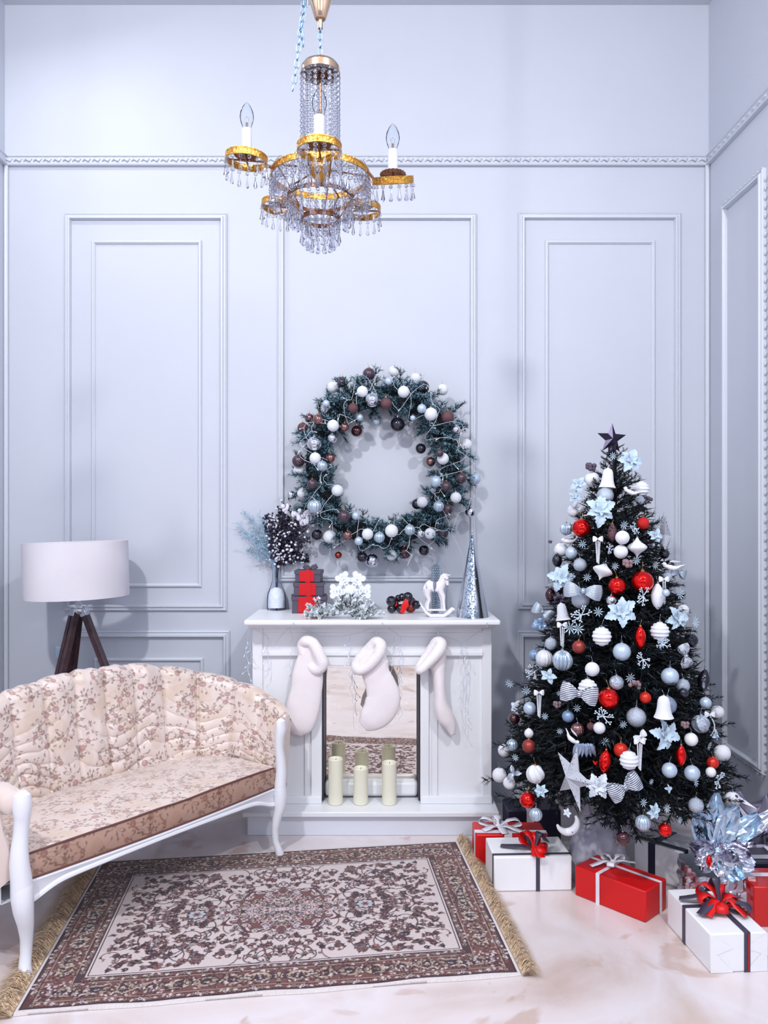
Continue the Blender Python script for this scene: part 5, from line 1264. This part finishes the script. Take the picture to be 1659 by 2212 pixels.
bird(A_, .2411, 965, 720, 165, 'white dove ornament', .35); bird(A_, .2411, 415, 1160, 165, 'white dove ornament', -.05); bird(A_, .2411, 1330, 1395, 200, 'white dove ornament', .15); bird(B_, .1989, 925, 1090, 210, 'white feathered bird ornament', -.75, True)
# glass icicle cluster
px, py = B_(1065, 1185); p, R, Y = place(px, py, 14, .02)
o = bpy.data.objects.new('icicle_cluster', None); COL.objects.link(o); o.location = p; WLOC[o.name] = p; o.empty_display_size = .02
ic_me = mesh_of('icicle', MB().lathe([(0, -1), (.13, -.72), (.22, -.35), (.18, -.12), (.06, 0), (0, .02)], 6), smooth=False)
for k in range(6): put('icicle', ic_me, K['icicle_glass'], o, ((k-2.5)*.009, -.005*(k % 2), .018), rot=(0, (k-2.5)*-.16, 0), scale=.055)
TI.append((o, 'bunch of bluish glass icicles', 'ornament', px, py))

# folded paper stars
def star_mesh(n, rin, depth, name='star_body', r=None):
    mb = MB(); vs = [(0, -depth, 0), (0, depth, 0)]; fs = []
    for k in range(2*n):
        a = PI/2+PI*k/n; rr = (r[k//2] if r else 1) if k % 2 == 0 else rin
        vs.append((rr*math.cos(a), 0, rr*math.sin(a)))
    for k in range(2*n):
        a, b = 2+k, 2+(k+1) % (2*n); fs += [(0, a, b), (1, b, a)]
    return mesh_of(name, mb.add(vs, fs), smooth=False)
tp = W(1321, 948, 3.42); ts = star_mesh(5, .42, .22)
o = put('star_topper', ts, K['star_metal'], None, tp, rot=(.0, .05, .1), scale=34/FPX*3.42); WLOC[o.name] = tp
tag(o, 'dark metallic five-pointed star on top of the Christmas tree', 'star')
put('socket', mesh_of('socket', MB().lathe([(.12, -1.15), (.16, -.9), (.2, -.45), (0, -.4)], 12)), K['star_metal'], o)
def paper_star(px, py, Rpx, desc, rot, lift, rr=None, n=5):
    p, R, Y = place(px, py, Rpx*.25, lift); R *= 4
    o = bpy.data.objects.new('paper_star', None); COL.objects.link(o); o.location = p; o.rotation_euler = rot; o.empty_display_size = .02; WLOC[o.name] = p
    put('star_body', star_mesh(n, .40, .24, r=rr), K['paper_star'], o, scale=R)
    mb = MB(); rg = random.Random(3)
    for k in range(n):                                        # little round cut-outs with dark centres
        a = PI/2+2*PI*k/n
        for q in range(7):
            d = .28+.09*q; z = .24*(1-d/1.0); off = (1 if q % 2 else -1)*.05*(1-d*.6)
            for s in (-1, 1):
                c = Vector((d*math.cos(a)-off*math.sin(a), s*(.24*(1-d)*.80), d*math.sin(a)+off*math.cos(a))); mb.ball(c, .016, 7, 5)
    put('cut_outs', mesh_of('cut_outs', mb), K['mauve_berry'], o, scale=R)['kind'] = 'stuff'
    TI.append((o, desc, 'star', px, py))
px, py = B_(945, 1500); paper_star(px, py, 72, 'large folded paper star with cut-outs', (.0, .22, -1.25), .06, None)
paper_star(*A_(1265, 1110), 60, 'folded paper star with dotted cut-outs', (.0, .45, 1.25), .02)

# ------------------------------------------------------------------ labels of the tree ornaments: described by the nearest thing that stands out
LM = [(1321, 945, 'dark star on the tree top'), (*A_(757, 592), 'topmost white bell'), (*A_(1070, 1520), 'largest red bauble'), (*B_(1010, 597), 'large striped bow'), (*C_(595, 705), 'large bell right of centre'), (*A_(875, 1790), 'frosted poinsettia mid-tree'),
      (*B_(945, 1500), 'big paper star low on the tree'), (*C_(600, 1000), 'blue poinsettia low on the right'), (*A_(535, 1605), 'sheer silver bow upper left'), (*A_(690, 880), 'poinsettia under the topmost bell'), (*C_(190, 1540), 'striped bow near the tree foot'), (*A_(1205, 1650), 'large white drop'), (*A_(1050, 2020), 'red drop mid-tree'),
      (*B_(832, 235), 'large fluted silver bauble'), (*B_(1330, 650), 'red bauble beside the striped bow'), (*C_(930, 1730), 'silver bauble low on the right'), (*B_(535, 1470), 'swirled white bauble low left'), (*A_(1265, 1110), 'paper star on the right edge'), (*B_(475, 755), 'pearl bauble near the left edge'),
      (*C_(980, 885), 'crinkled bauble on the right edge')]
used = set()
for o, d, cat, px, py in TI:
    c = sorted(LM, key=lambda l: math.hypot(l[0]-px, l[1]-py)); lab = None
    for lx_, ly_, nm in c:
        ds = math.hypot(lx_-px, ly_-py)
        if ds < 3: continue
        dx, dy = px-lx_, py-ly_; ad = 'just ' if ds < 45 else ('far ' if ds > 140 else '')
        if abs(dx) < .45*abs(dy): w = 'below the' if dy > 0 else 'above the'
        elif abs(dy) < .45*abs(dx): w = 'right of the' if dx > 0 else 'left of the'
        else: w = ('lower ' if dy > 0 else 'upper ')+('right of the' if dx > 0 else 'left of the')
        t = '%s %s%s %s' % (d, ad, w, nm)
        if t not in used: lab = t; break
    used.add(lab); tag(o, lab, cat, 'ornaments on the Christmas tree')
# ------------------------------------------------------------------ wrapped presents
m_pw = mat('white_paper', (242, 243, 248), .42, bump=.25, bscale=9, coat=.15); m_pr = mat('red_paper', (206, 16, 20), .36, bump=.2, bscale=10)
m_rw = mat('white_satin_ribbon', (232, 230, 240), .35); m_rd = mat('slate_ribbon', (66, 62, 82), .35); m_rr = mat('red_ribbon', (214, 16, 18), .4)
m_navy = mat('navy_paper', (40, 40, 62), .4, bump=.2, bscale=10)
def gift(name, label, F, U_, V_, h, m_paper, m_rib, ribs, rw=.016, lift=.0, bow_=None, folds=False):
    "F = front corner on the floor, U_ and V_ = its two bottom edges; ribs: list of ('u'|'v', fraction) where the ribbon crosses"
    F = Vector(F); U_ = Vector(U_); V_ = Vector(V_); c = F+U_/2+V_/2
    t = thing(name, label, 'gift', Vector((c.x, c.y, lift)))
    ux, vx = U_.length, V_.length; u, v = U_/ux, V_/vx
    mb = MB(); ev = lambda a, b, z: Vector((F.x+u.x*a+v.x*b, F.y+u.y*a+v.y*b, z+lift))
    vs = [ev(a, b, z) for z in (0.0005, h) for a, b in ((0, 0), (ux, 0), (ux, vx), (0, vx))]
    mb.add(vs, [(0, 3, 2, 1), (4, 5, 6, 7), (0, 1, 5, 4), (1, 2, 6, 5), (2, 3, 7, 6), (3, 0, 4, 7)])
    obj('wrapping', mb, m_paper, t, bevel=.005)
    if folds:                                               # creased triangular flaps on the end faces
        fb_ = MB(); e = -.0012
        for q in (0, 1):
            b0, b1 = (0, ux) if q == 0 else (ux, 0)
            s = .4*ux*(1 if q == 0 else -1)
            fb_.add([ev(b0, e, .001), ev(b0+s, e*2, .001), ev(b0+s*.02, e, h*.62), ev(b0+s*.02, e, .001)], [(0, 1, 2)])
            fb_.add([ev(b0, e, h-.001), ev(b0+s, e, h*.62), ev(b0, e, h*.4)], [(0, 1, 2)])
        obj('folded_flap', fb_, m_paper, t, smooth=False)
    for ax, f in ribs:
        o_ = .0018
        if ax == 'v': pth = [ev(ux*f, -o_, 0), ev(ux*f, -o_, h+o_), ev(ux*f, vx+o_, h+o_), ev(ux*f, vx+o_, 0)]; side = Vector((u.x, u.y, 0))
        else: pth = [ev(-o_, vx*f, 0), ev(-o_, vx*f, h+o_), ev(ux+o_, vx*f, h+o_), ev(ux+o_, vx*f, 0)]; side = Vector((v.x, v.y, 0))
        rb_ = MB(); rows = [[p-side*rw/2, p+side*rw/2] for p in pth]; rb_.grid(rows)
        o = obj('ribbon', rb_, m_rib, t, smooth=False); so_ = o.modifiers.new('thick', 'SOLIDIFY'); so_.thickness = .0012; so_.offset = 0
    return t, ev, ux, vx
def ribbon_strip(pts, w, side, twist=0):
    "a ribbon of width w through pts"
    pts = [Vector(p) for p in pts]; side = Vector(side).normalized(); rows = []; N = len(pts)
    fine = []
    for i in range((N-1)*5+1):
        u_ = i/5; j = min(int(u_), N-2); f = u_-j; g = lambda q: pts[max(0, min(N-1, q))]
        a, b, c, d = g(j-1), g(j), g(j+1), g(j+2); fine.append(.5*((2*b)+(-a+c)*f+(2*a-5*b+4*c-d)*f*f+(-a+3*b-3*c+d)*f**3))
    M = len(fine)
    for i, p in enumerate(fine):
        s = side.copy(); s.rotate(Matrix.Rotation(twist*i/M, 3, 'Z')); ww = w[min(int(i/M*len(w)), len(w)-1)] if isinstance(w, (list, tuple)) else w
        rows.append([p-s*ww/2, p, p+s*ww/2])
    return rows
def gift_bow(name, label, c, loops, m, ctr=None, mc=None, wd=.02):
    "loops: (direction angle, length, height, closed?)"
    c = Vector(c); t = thing(name, label, 'bow', c); 
    for i, (a, L, H, closed, mm_) in enumerate(loops):
        d = Vector((math.cos(a), math.sin(a), 0)); n = Vector((-d.y, d.x, 0)); mb = MB()
        if closed: pts = [c+Vector((0, 0, .004)), c+d*L*.4+Vector((0, 0, H*.9)), c+d*L*.85+Vector((0, 0, H)), c+d*L+Vector((0, 0, H*.45)), c+d*L*.6+Vector((0, 0, .004)), c+Vector((0, 0, .003))]; w_ = [wd*.4, wd, wd*1.3, wd*1.3, wd, wd*.5]
        else: pts = [c+Vector((0, 0, .006)), c+d*L*.35+Vector((0, 0, H+.006)), c+d*L*.7+Vector((0, 0, H*.6+.003)), c+d*L+Vector((0, 0, H*.2+.002))]; w_ = [wd*.5, wd, wd*1.1, wd]
        mb.grid(ribbon_strip(pts, w_, n)); o = obj('loop' if closed else 'tail', mb, mm_ or m, t, angle=80); so_ = o.modifiers.new('thick', 'SOLIDIFY'); so_.thickness = .001; so_.offset = 0
    obj('knot', MB().ball(c+Vector((0, 0, .010)), .011, 12, 8, (1.1, .9, .8)), mc or m, t)
    return t
def G(x, y, z=0): return Vector((x, y, z))
# back left: red box with wide white bow, standing behind the white one
gift('gift', 'red box with white ribbon behind the white gift, beside the plinth', G(.428, 3.425), G(.31, -.005), G(.0, .15), .132, m_pr, m_rw, [('v', .45), ('u', .22)], .034)
gift_bow('ribbon_bow', 'big white satin bow on the leftmost red gift', (.535, 3.49, .136), [(2.7, .085, .035, 1, None), (.1, .10, .035, 1, None), (-1.3, .075, .006, 0, None), (-.5, .11, .01, 0, None), (1.6, .05, .04, 1, None), (3.6, .08, .008, 0, None)], m_rw, wd=.032)
gift('gift', 'navy gift box with white ribbon tucked behind under the tree', G(.605, 3.66), G(.25, .01), G(0, .16), .150, m_navy, m_rw, [('v', .42)], .034)
# white gift with slate ribbon and red bow
gift('gift', 'white gift with slate ribbon and red bow next to the rug fringe', G(.470, 3.176), G(.317, .012), G(-.008, .20), .140, m_pw, m_rd, [('v', .56), ('u', .12)], .016)
gift_bow('ribbon_bow', 'red and slate bow on the white gift by the rug', (.645, 3.235, .144), [(-1.45, .085, .02, 0, m_rr), (2.85, .14, .006, 0, m_rd), (.7, .08, .060, 0, m_rd), (2.2, .07, .060, 1, m_rr), (-.4, .05, .03, 1, m_rr), (-1.25, .065, .03, 1, m_rr), (1.3, .06, .055, 1, m_rr), (-1.7, .07, .014, 0, m_rr)], m_rr, wd=.032)
# long red gift
F4 = G(.9967, 2.929); u4 = Vector((-.207, .222, 0)); v4 = Vector((.118, .108, 0))
t4, ev4, a4, b4 = gift('gift', 'long red gift box with white ribbon in the middle of the gifts', F4, v4, u4, .118, m_pr, m_rw, [('v', .70), ('u', .66)], .016)
p4 = ev4(a4*.70, b4*.66, .124)
gift_bow('ribbon_bow', 'white bow on the long red gift', p4, [(3.4, .10, .012, 0, None), (2.2, .05, .03, 1, None), (.6, .055, .03, 1, None), (.1, .09, .008, 0, None), (4.2, .05, .02, 1, None)], m_rw, wd=.022)
# white gift behind it
gift('gift', 'white gift with dark ribbons behind the long red one', G(1.237, 3.195), G(.135, .12), G(-.150, .145), .150, m_pw, m_navy, [('v', .16), ('u', .62)], .030)
# front right white gift
t7, ev7, a7, b7 = gift('gift', 'white gift with slate ribbon, nearest the camera', G(1.101, 2.605), G(.196, .014), G(-.026, .318), .130, m_pw, m_rd, [('v', .64), ('u', .58)], .021, folds=True)
c7 = ev7(a7*.62, b7*.52, .134)
gift_bow('ribbon_bow', 'large red and slate bow on the nearest white gift', c7, [(2.75, .135, .028, 0, m_rd), (3.75, .12, .03, 0, m_rd), (-.75, .10, .036, 1, m_rd), (.55, .115, .028, 0, m_rd), (1.7, .08, .085, 0, m_rd), (2.3, .08, .062, 1, m_rr), (3.2, .075, .045, 1, m_rr), (1.2, .07, .058, 1, m_rr), (4.4, .08, .036, 1, m_rr), (5.3, .10, .036, 0, m_rr), (.2, .06, .038, 1, m_rr), (3.95, .11, .034, 0, m_rr)], m_rr, wd=.030)
rs = MB().grid([[ev7(a7*.66-.0016, -.0042, z), ev7(a7*.66+.0016, -.0042, z)] for z in (.005, .128)]); obj('red_stripe', rs, m_rr, t7, smooth=False)
# red box at the right edge
t8, ev8, a8, b8 = gift('gift', 'glossy red box at the right edge of the gifts', G(1.385, 2.90), G(.26, .0), G(0, .16), .150, mat('red_gloss_paper', (206, 14, 12), .16, .2, coat=.6), m_rw, [('u', .6)], .03)
gift('gift', 'flat dark gift box with white ribbon behind the glossy red one', G(1.415, 3.09), G(.27, 0), G(0, .15), .155, m_navy, m_rw, [('u', .35), ('v', .7)], .035)
# foil parcel with gathered foil flower
m_foil = mat('crumpled_foil', (226, 230, 240), .26, 1); m_foilb = mat('bluish_foil', (200, 222, 240), .28, 1); m_foild = mat('dark_foil', (186, 182, 200), .26, 1)
def crumple(P, amp, fr, seed=0):
    q = P*fr+Vector((seed, seed*2, 0));
    d = noise.noise_vector(q); d2 = noise.noise_vector(q*2.3+Vector((9, 3, 1))); return P+(d*.65+d2*.35)*amp
fc = Vector((1.312, 3.065, 0)); tf = thing('foil_gift', 'silver foil parcel topped with a gathered foil flower', 'gift', fc)
mb = MB(); rows = []; hw = .108
for i in range(19):
    z = .158*i/18; row = []
    for k in range(64):
        a = 2*PI*k/64; c_, s_ = math.cos(a), math.sin(a); m_ = max(abs(c_), abs(s_)); e = .88; x = hw*(c_/m_*e+c_*(1-e)); y = hw*(s_/m_*e+s_*(1-e))
        P_ = Vector((x, y, z)); P_ = P_+Vector((c_, s_, 0))*(.006*math.sin(a*23+math.sin(z*60)*1.5)+.004*noise.noise(P_*40)); row.append(fc+P_)
    rows.append(row)
mb.grid(rows, closed_v=True); mb.f.append(tuple(18*64+k for k in range(64)))
obj('foil_wrap', mb, m_foil, tf, smooth=False)
cf = W(1552, 1843, 2.97)
ft = thing('foil_flower', 'gathered silver foil rosette with spiky leaves on the parcel', 'bow', cf)
def foil_leaf(d, L, w, m, name='foil_leaf', bend=.1, curl=0, seed=0, tip=.05):
    d = Vector(d).normalized(); s = d.cross(Vector((0, -1, .25))).normalized(); n_ = s.cross(d).normalized(); mb = MB(); rows = []; rg = random.Random(seed)
    nu, nv = 15, 11
    for i in range(nu):
        t = i/(nu-1); ww = w*(math.sin(PI*min(1, t*.86+.05))**.8*(1-tip)+tip*(1-t)) ; row = []
        for j in range(nv):
            q = j/(nv-1)*2-1; P_ = cf+d*(L*t)+s*(q*ww)+n_*(bend*L*t*t+.35*ww*(1-abs(q))*(-1)+.008*math.sin(q*9+seed)*t)
            row.append(crumple(P_, .0075, 34, seed))
        rows.append(row)
    mb.grid(rows); o = obj(name, mb, m, ft, smooth=False); return o
for i, (x, z, y, L, w, m) in enumerate(((-.02, 1, .15, .225, .040, m_foilb), (.38, 1, .1, .19, .046, m_foilb), (-.5, .85, .1, .17, .055, m_foilb), (.85, .75, .15, .21, .045, m_foilb), (1, .62, .2, .33, .030, m_foil), (-1, .35, -.1, .12, .035, m_foild), (-.95, -.1, -.3, .115, .035, m_foil), (-.8, -.5, -.35, .105, .03, m_foil),
      (-.1, -.75, -.45, .085, .04, m_foil), (.45, -.65, -.4, .11, .045, m_foilb), (.95, -.3, -.2, .13, .04, m_foil), (1, .1, -.1, .11, .04, m_foild), (.3, .35, -.8, .07, .045, m_foild), (-.4, .3, -.8, .07, .04, m_foil), (.6, .0, -.7, .08, .035, m_foil))):
    foil_leaf((x, y, z), L, w, m, seed=i+1)
obj('gathered_neck', MB().tube([cf+Vector((0, .03, -.055)), cf+Vector((0, .01, -.02)), cf], [.035, .02, .012], 10), m_foild, ft)

rbp = W(1532, 1860, 2.925); o = bauble('drop', 'red_shiny', rbp, .016, gold=True, scale=(.030, .022, .024)); tag(o, 'red drop ornament tucked under the silver foil rosette', 'ornament')
# crumpled foil bag at the right edge and grey sack at the tree foot
def sack(name, label, c, w, d, h, m, seed, top=.35, smooth=False, cat='gift bag', lean=0):
    c = Vector(c); t = thing(name, label, cat, c); rows = []
    for i in range(23):
        f = i/22; r = (1-f*(1-top))*(1+.10*math.sin(PI*f)); row = []
        for k in range(52):
            a = 2*PI*k/52; P_ = Vector((math.cos(a)*w*r*(1+.06*math.sin(a*3+seed)), math.sin(a)*d*r, h*f*(1+.16*math.sin(a*2+seed)*f)))
            P_.x += lean*f; q = crumple(P_, .030 if not smooth else .018, 16, seed) if i else P_
            q.z = max(q.z, 0.001); row.append(c+q)
        rows.append(row)
    mb = MB().grid(rows, closed_v=True); mb.f.append(tuple(22*52+k for k in range(52)))
    obj('sack_body', mb, m, t, smooth=smooth, angle=120); return t
sack('foil_bag', 'crumpled silver foil gift bag at the far right edge', (1.60, 3.37, 0), .135, .09, .29, m_foild, 3, top=.55)
sack('cloth_sack', 'pale grey spotted sack wrapped round the tree foot', (.935, 3.34, 0), .140, .12, .285, mat('grey_cloth', (202, 202, 216), .6, mottled=(150, 150, 172), mscale=11, sheen=.3), 8, top=.3, smooth=True, lean=-.01, cat='sack')
obj_ = MB(); 
for k in range(22):
    t_ = -.2+k/21*(PI+.1); obj_.ball(W(1225, 1775, 3.10)+Vector((-.040*math.cos(t_+.6), 0, -.040*math.sin(t_+.6))), .006+.010*math.sin(PI*k/21), 10, 7)
cr_ = W(1225, 1775, 3.10); o = obj('moon_ornament', obj_, K['white_plain'], origin=cr_); tag(o, 'white crescent ornament hanging low before the grey sack', 'ornament', 'ornaments on the Christmas tree')

# ------------------------------------------------------------------ chandelier
m_brass = mat('gilded_brass', (222, 166, 78), .22, 1, bump=.5, bscale=110); m_copper = mat('antique_brass', (140, 96, 72), .28, .9); m_pgold = mat('pale_gold', (222, 190, 160), .18, 1)
m_crys = clear_mat('crystal', (246, 247, 251), .09, .24, .03); m_cblb = clear_mat('bulb_glass', (246, 250, 254), .02, .12)
m_tube = mat('candle_sleeve', (204, 204, 218), .45)
CY = 2.4; CX = (692-VX)/FPX*CY; zc = lambda py, Y=CY: CAMZ-(py-VY)/FPX*Y
CC = Vector((CX, CY, 2.52))
ch = thing('chandelier', 'gilded five-armed crystal chandelier with clear candle bulbs', 'chandelier', CC)
def at_c(r, a, z): return Vector((CX+r*math.cos(a), CY+r*math.sin(a), z))
# drops: one shared mesh per length
def drop_mesh(nb, br, dl, dr, name='crystal_drop'):
    mb = MB(); z = 0
    for i in range(nb):
        mb.lathe([(0, z), (br*.7, z-br*.35), (br, z-br), (br*.7, z-br*1.65), (0, z-br*2)], 8); z -= br*2+.0015
    mb.lathe([(0, z), (dr*.3, z-.002), (dr*.45, z-dl*.35), (dr, z-dl*.78), (dr*.6, z-dl*.95), (0, z-dl)], 6)
    return mesh_of(name, mb, smooth=False)
D1 = drop_mesh(1, .0062, .038, .0062); D2 = drop_mesh(2, .0066, .040, .0068); D3 = drop_mesh(3, .0072, .036, .0085)
def band_ring(name, c, r, h, parent, tilt=None, th=.003, m=m_brass):
    rows = []; n = 64; M = Matrix.Translation(c) @ (tilt or Matrix.Identity(4))
    for rr, z in ((r, 0), (r+.0012, 0), (r+.0012, h*.16), (r, h*.2), (r, h*.8), (r+.0012, h*.84), (r+.0012, h), (r-th, h), (r-th, 0)):
        rows.append([M @ Vector((rr*math.cos(2*PI*k/n), rr*math.sin(2*PI*k/n), z)) for k in range(n)])
    mb = MB().grid(rows, closed_u=True, closed_v=True)
    for k in range(0, n, 2):                                   # little punched studs round the band
        for z in (h*.35, h*.65): mb.ball(M @ Vector((r*math.cos(2*PI*k/n), r*math.sin(2*PI*k/n), z)), .0016, 5, 4)
    return obj(name, mb, m, parent, angle=30)
def hang(ring_o, c, r, n, me, tilt=None, ph=0.0, dz=-.001):
    M = Matrix.Translation(c) @ (tilt or Matrix.Identity(4)); base = WLOC[ring_o.name]
    for k in range(n):
        a = 2*PI*(k+ph)/n; p = M @ Vector((r*math.cos(a), r*math.sin(a), dz)); put('crystal_drop', me, m_crys, ring_o, p-base, rot=(0, 0, a))
zr = zc(388); mr = band_ring('main_ring', Vector((CX, CY, zr)), .150, .019, ch); hang(mr, Vector((CX, CY, zr)), .150, 40, D3); hang(mr, Vector((CX, CY, zr)), .140, 34, D3, ph=.5)
z2 = zc(432); r2 = band_ring('second_ring', Vector((CX, CY, z2)), .100, .011, ch, m=m_copper); hang(r2, Vector((CX, CY, z2)), .099, 24, D2); hang(r2, Vector((CX, CY, z2)), .090, 16, D2, ph=.5, dz=-.012)
z3 = zc(478); r3 = band_ring('third_ring', Vector((CX, CY, z3)), .058, .013, ch, m=m_copper); hang(r3, Vector((CX, CY, z3)), .057, 18, D2); hang(r3, Vector((CX, CY, z3)), .040, 12, D3, ph=.5, dz=-.004)
mb = MB()
for k in range(5):
    a = -PI/2+2*PI*k/5+.3; mb.tube([at_c(.148, a, zr+.008), at_c(.02, a, zr+.03)], .0028, 6); mb.tube([at_c(.098, a, z2+.006), at_c(.146, a, zr+.006)], .002, 6); mb.tube([at_c(.056, a, z3+.006), at_c(.098, a, z2+.006)], .002, 6)
obj('ring_struts', mb, m_copper, ch)
obj('hub', MB().lathe([(0, -.03), (.012, -.026), (.028, -.008), (.036, .006), (.036, .02), (.02, .032), (.008, .036), (0, .036)], 24, (CX, CY, zr+.02)), m_brass, ch, angle=40)
zt = zc(150)
obj('centre_rod', MB().tube([(CX, CY, zr+.05), (CX, CY, zt+.02)], .0045, 10), m_copper, ch)
# top crown: shallow dome, disc and bead strands
cap_o = obj('top_crown', MB().lathe([(0, .030), (.012, .029), (.035, .024), (.052, .014), (.059, .004), (.060, -.016), (.057, -.016), (.055, .0), (.0, .004)], 40, (CX, CY, zt)), m_pgold, ch, angle=30)
obj('crown_plate', MB().lathe([(0, .012), (.053, .010), (.053, .006), (0, .006)], 32, (CX, CY, zt-.014)), m_copper, ch, angle=30)
bmesh_b = MB(); br = .0068; nb = 19; L_ = zt-.012-zr-.02
for k in range(nb): bmesh_b.lathe([(0, -k*L_/nb), (br*.75, -k*L_/nb-br*.35), (br, -k*L_/nb-br), (br*.75, -k*L_/nb-br*1.65), (0, -k*L_/nb-br*2)], 8)
strand = mesh_of('bead_strand', bmesh_b, smooth=False)
for k in range(16):
    a = 2*PI*(k+.5)/16; put('bead_strand', strand, m_crys, ch, at_c(.056, a, zt-.012)-CC, rot=(0, 0, a))
facet = mesh_of('round_crystal', MB().lathe([(0, -.004), (.5, -.28), (.92, -.1), (1, 0), (.8, .2), (.4, .3), (0, .3)], 10), smooth=False)
for rr_, n_, dz_ in ((.050, 16, -.004), (.034, 11, -.006)):
    for k in range(n_): put('round_crystal', facet, m_crys, ch, at_c(rr_, 2*PI*k/n_, zt-.012+dz_)-CC, scale=.0085)
# loop, canopy and suspension
obj('ring_loop', MB().tube([(CX+.009*math.cos(2*PI*k/16), CY, zt+.037+.009*math.sin(2*PI*k/16)) for k in range(16)], .002, 8, closed=True), m_pgold, ch)
m_steel = mat('zinc_chain', (120, 160, 200), .25, .9)
def link_mesh():
    pts = []; a, b = .0075, .0062
    for k in range(12): t = PI*k/11; pts.append((b*math.cos(t), 0, a+b*math.sin(t)))
    for k in range(12): t = PI+PI*k/11; pts.append((b*math.cos(t), 0, -a+b*math.sin(t)))
    return mesh_of('link', MB().tube(pts, .00155, 6, closed=True, up=(0, 1, 0)))
link = link_mesh()
def chain(name, label, pts, origin, parent=None):
    o = bpy.data.objects.new(name, None); COL.objects.link(o); o.location = Vector(origin)-(WLOC[parent.name] if parent else Vector((0, 0, 0))); o.empty_display_size = .02; WLOC[o.name] = Vector(origin)
    if parent: o.parent = parent
    else: tag(o, label, 'chain')
    pts = [Vector(p) for p in pts]; seg = [0]
    for a, b in zip(pts[:-1], pts[1:]): seg.append(seg[-1]+(b-a).length)
    d = .012; i = 0
    while d < seg[-1]:
        j = max(q for q in range(len(seg)) if seg[q] <= d); j = min(j, len(pts)-2); f = (d-seg[j])/(seg[j+1]-seg[j]); p = pts[j].lerp(pts[j+1], f); dr = (pts[j+1]-pts[j]).normalized()
        q = dr.to_track_quat('Z', 'Y').to_matrix() @ Matrix.Rotation(i*PI/2+.35, 3, 'Z')
        put('link', link, m_steel, o, p-Vector(origin), q.to_euler()); d += .0235; i += 1
    return o
zk = zc(42)
chain('hanging_chain', None, [(CX, CY, zt+.043), (CX, CY, zk-.022)], (CX, CY, zt+.045), ch)
obj('canopy_tube', MB().tube([(CX, CY, zk-.028), (CX, CY, zk+.01)], .0075, 14), m_pgold, ch)
obj('canopy_cone', MB().lathe([(.0, 0), (.015, 0), (.018, .003), (.026, .030), (.036, .062), (.044, .092), (.044, .096), (.030, .098), (0, .098)], 40, (CX, CY, zk)), m_pgold, ch, angle=40)
obj('suspension_cord', MB().tube([(CX, CY, zk+.09), (CX, CY, ZC)], .004, 10), mat('cord_white', (200, 204, 212), .5), ch)
obj('ceiling_hook_plate', MB().lathe([(0, 0), (.03, 0), (.034, -.006), (.02, -.012), (0, -.012)], 24, (CX, CY, ZC)), m_pgold, ch)
sp_ = [W(632, 196, CY-.02), W(640, 150, CY-.02), W(645, 105, CY-.02), W(650, 60, CY-.02), W(660, 10, CY-.02), Vector((CX-.03, CY-.02, 3.3)), Vector((CX-.02, CY, 3.9)), Vector((CX-.01, CY, ZC-.002))]
chain('spare_chain', 'loose zinc chain dangling left of the chandelier top', sp_, sp_[0])
sp2 = [W(655, 100, CY+.02), W(650, 60, CY+.02), W(655, 10, CY+.01), W(662, -40, CY+.01)]
chain('spare_chain', 'short second chain end doubled beside the loose chandelier chain', sp2, sp2[0])
# five arms: dish ring, crystals, sleeve and bulb
bulb_me = mesh_of('bulb_glass', MB().lathe([(.011, 0), (.0125, .004), (.018, .020), (.0208, .034), (.019, .049), (.012, .065), (.004, .076), (0, .079)], 28))
fil_me = mesh_of('filament', MB().tube([(-.003, 0, .002), (-.004, 0, .02), (-.006, 0, .030), (0, 0, .036), (.006, 0, .030), (.004, 0, .02), (.003, 0, .002)], .0006, 5).tube([(0, 0, 0), (0, 0, .018)], .0018, 8))
RA = .228; arms = []
for k, (da, dz, tx, ty) in enumerate(((0, -.0, 0, 0), (0, -.016, .38, -.05), (0, -.004, -.06, 0), (0, .002, 0, .1), (0, .036, .0, .08))):
    a = -PI/2+.06+2*PI*k/5; c = at_c(RA, a, 2.517+dz); tl_ = Matrix.Rotation(tx, 4, 'X') @ Matrix.Rotation(ty, 4, 'Y')
    arm = obj('arm', MB().tube([at_c(.148, a, zr+.010), at_c(.165, a, (zr+c.z)/2+.008), c-Vector((math.cos(a)*.058, math.sin(a)*.058, -.010))], .0042, 8), m_copper, ch)
    dish = band_ring('dish', c, .061, .020, ch, tl_); hang(dish, c, .060, 15, D1 if k else D2, tl_)
    cross = MB(); M = Matrix.Translation(c) @ tl_
    cross.tube([M @ Vector((-.059, 0, .006)), M @ Vector((.059, 0, .006))], .003, 6); cross.tube([M @ Vector((0, -.059, .006)), M @ Vector((0, .059, .006))], .003, 6)
    obj('cross_bar', cross, m_copper, dish)
    obj('bobeche', MB().lathe([(0, .0), (.016, 0), (.034, .006), (.038, .014), (.036, .016), (.016, .008), (0, .008)], 40, M @ Vector((0, 0, .014)), wave=lambda a_, i: 1+.05*math.cos(a_*20)), m_copper, dish, angle=40)
    b0 = M @ Vector((0, 0, .022)); sl = obj('candle_sleeve', MB().lathe([(0, 0), (.0148, 0), (.0148, .076), (.012, .078), (0, .078)], 28, b0), m_tube, ch, angle=40)
    put('bulb_glass', bulb_me, m_cblb, sl, (b0+Vector((0, 0, .077)))-WLOC[sl.name]); put('filament', fil_me, m_copper, sl, (b0+Vector((0, 0, .078)))-WLOC[sl.name])
bpy.context.view_layer.update()
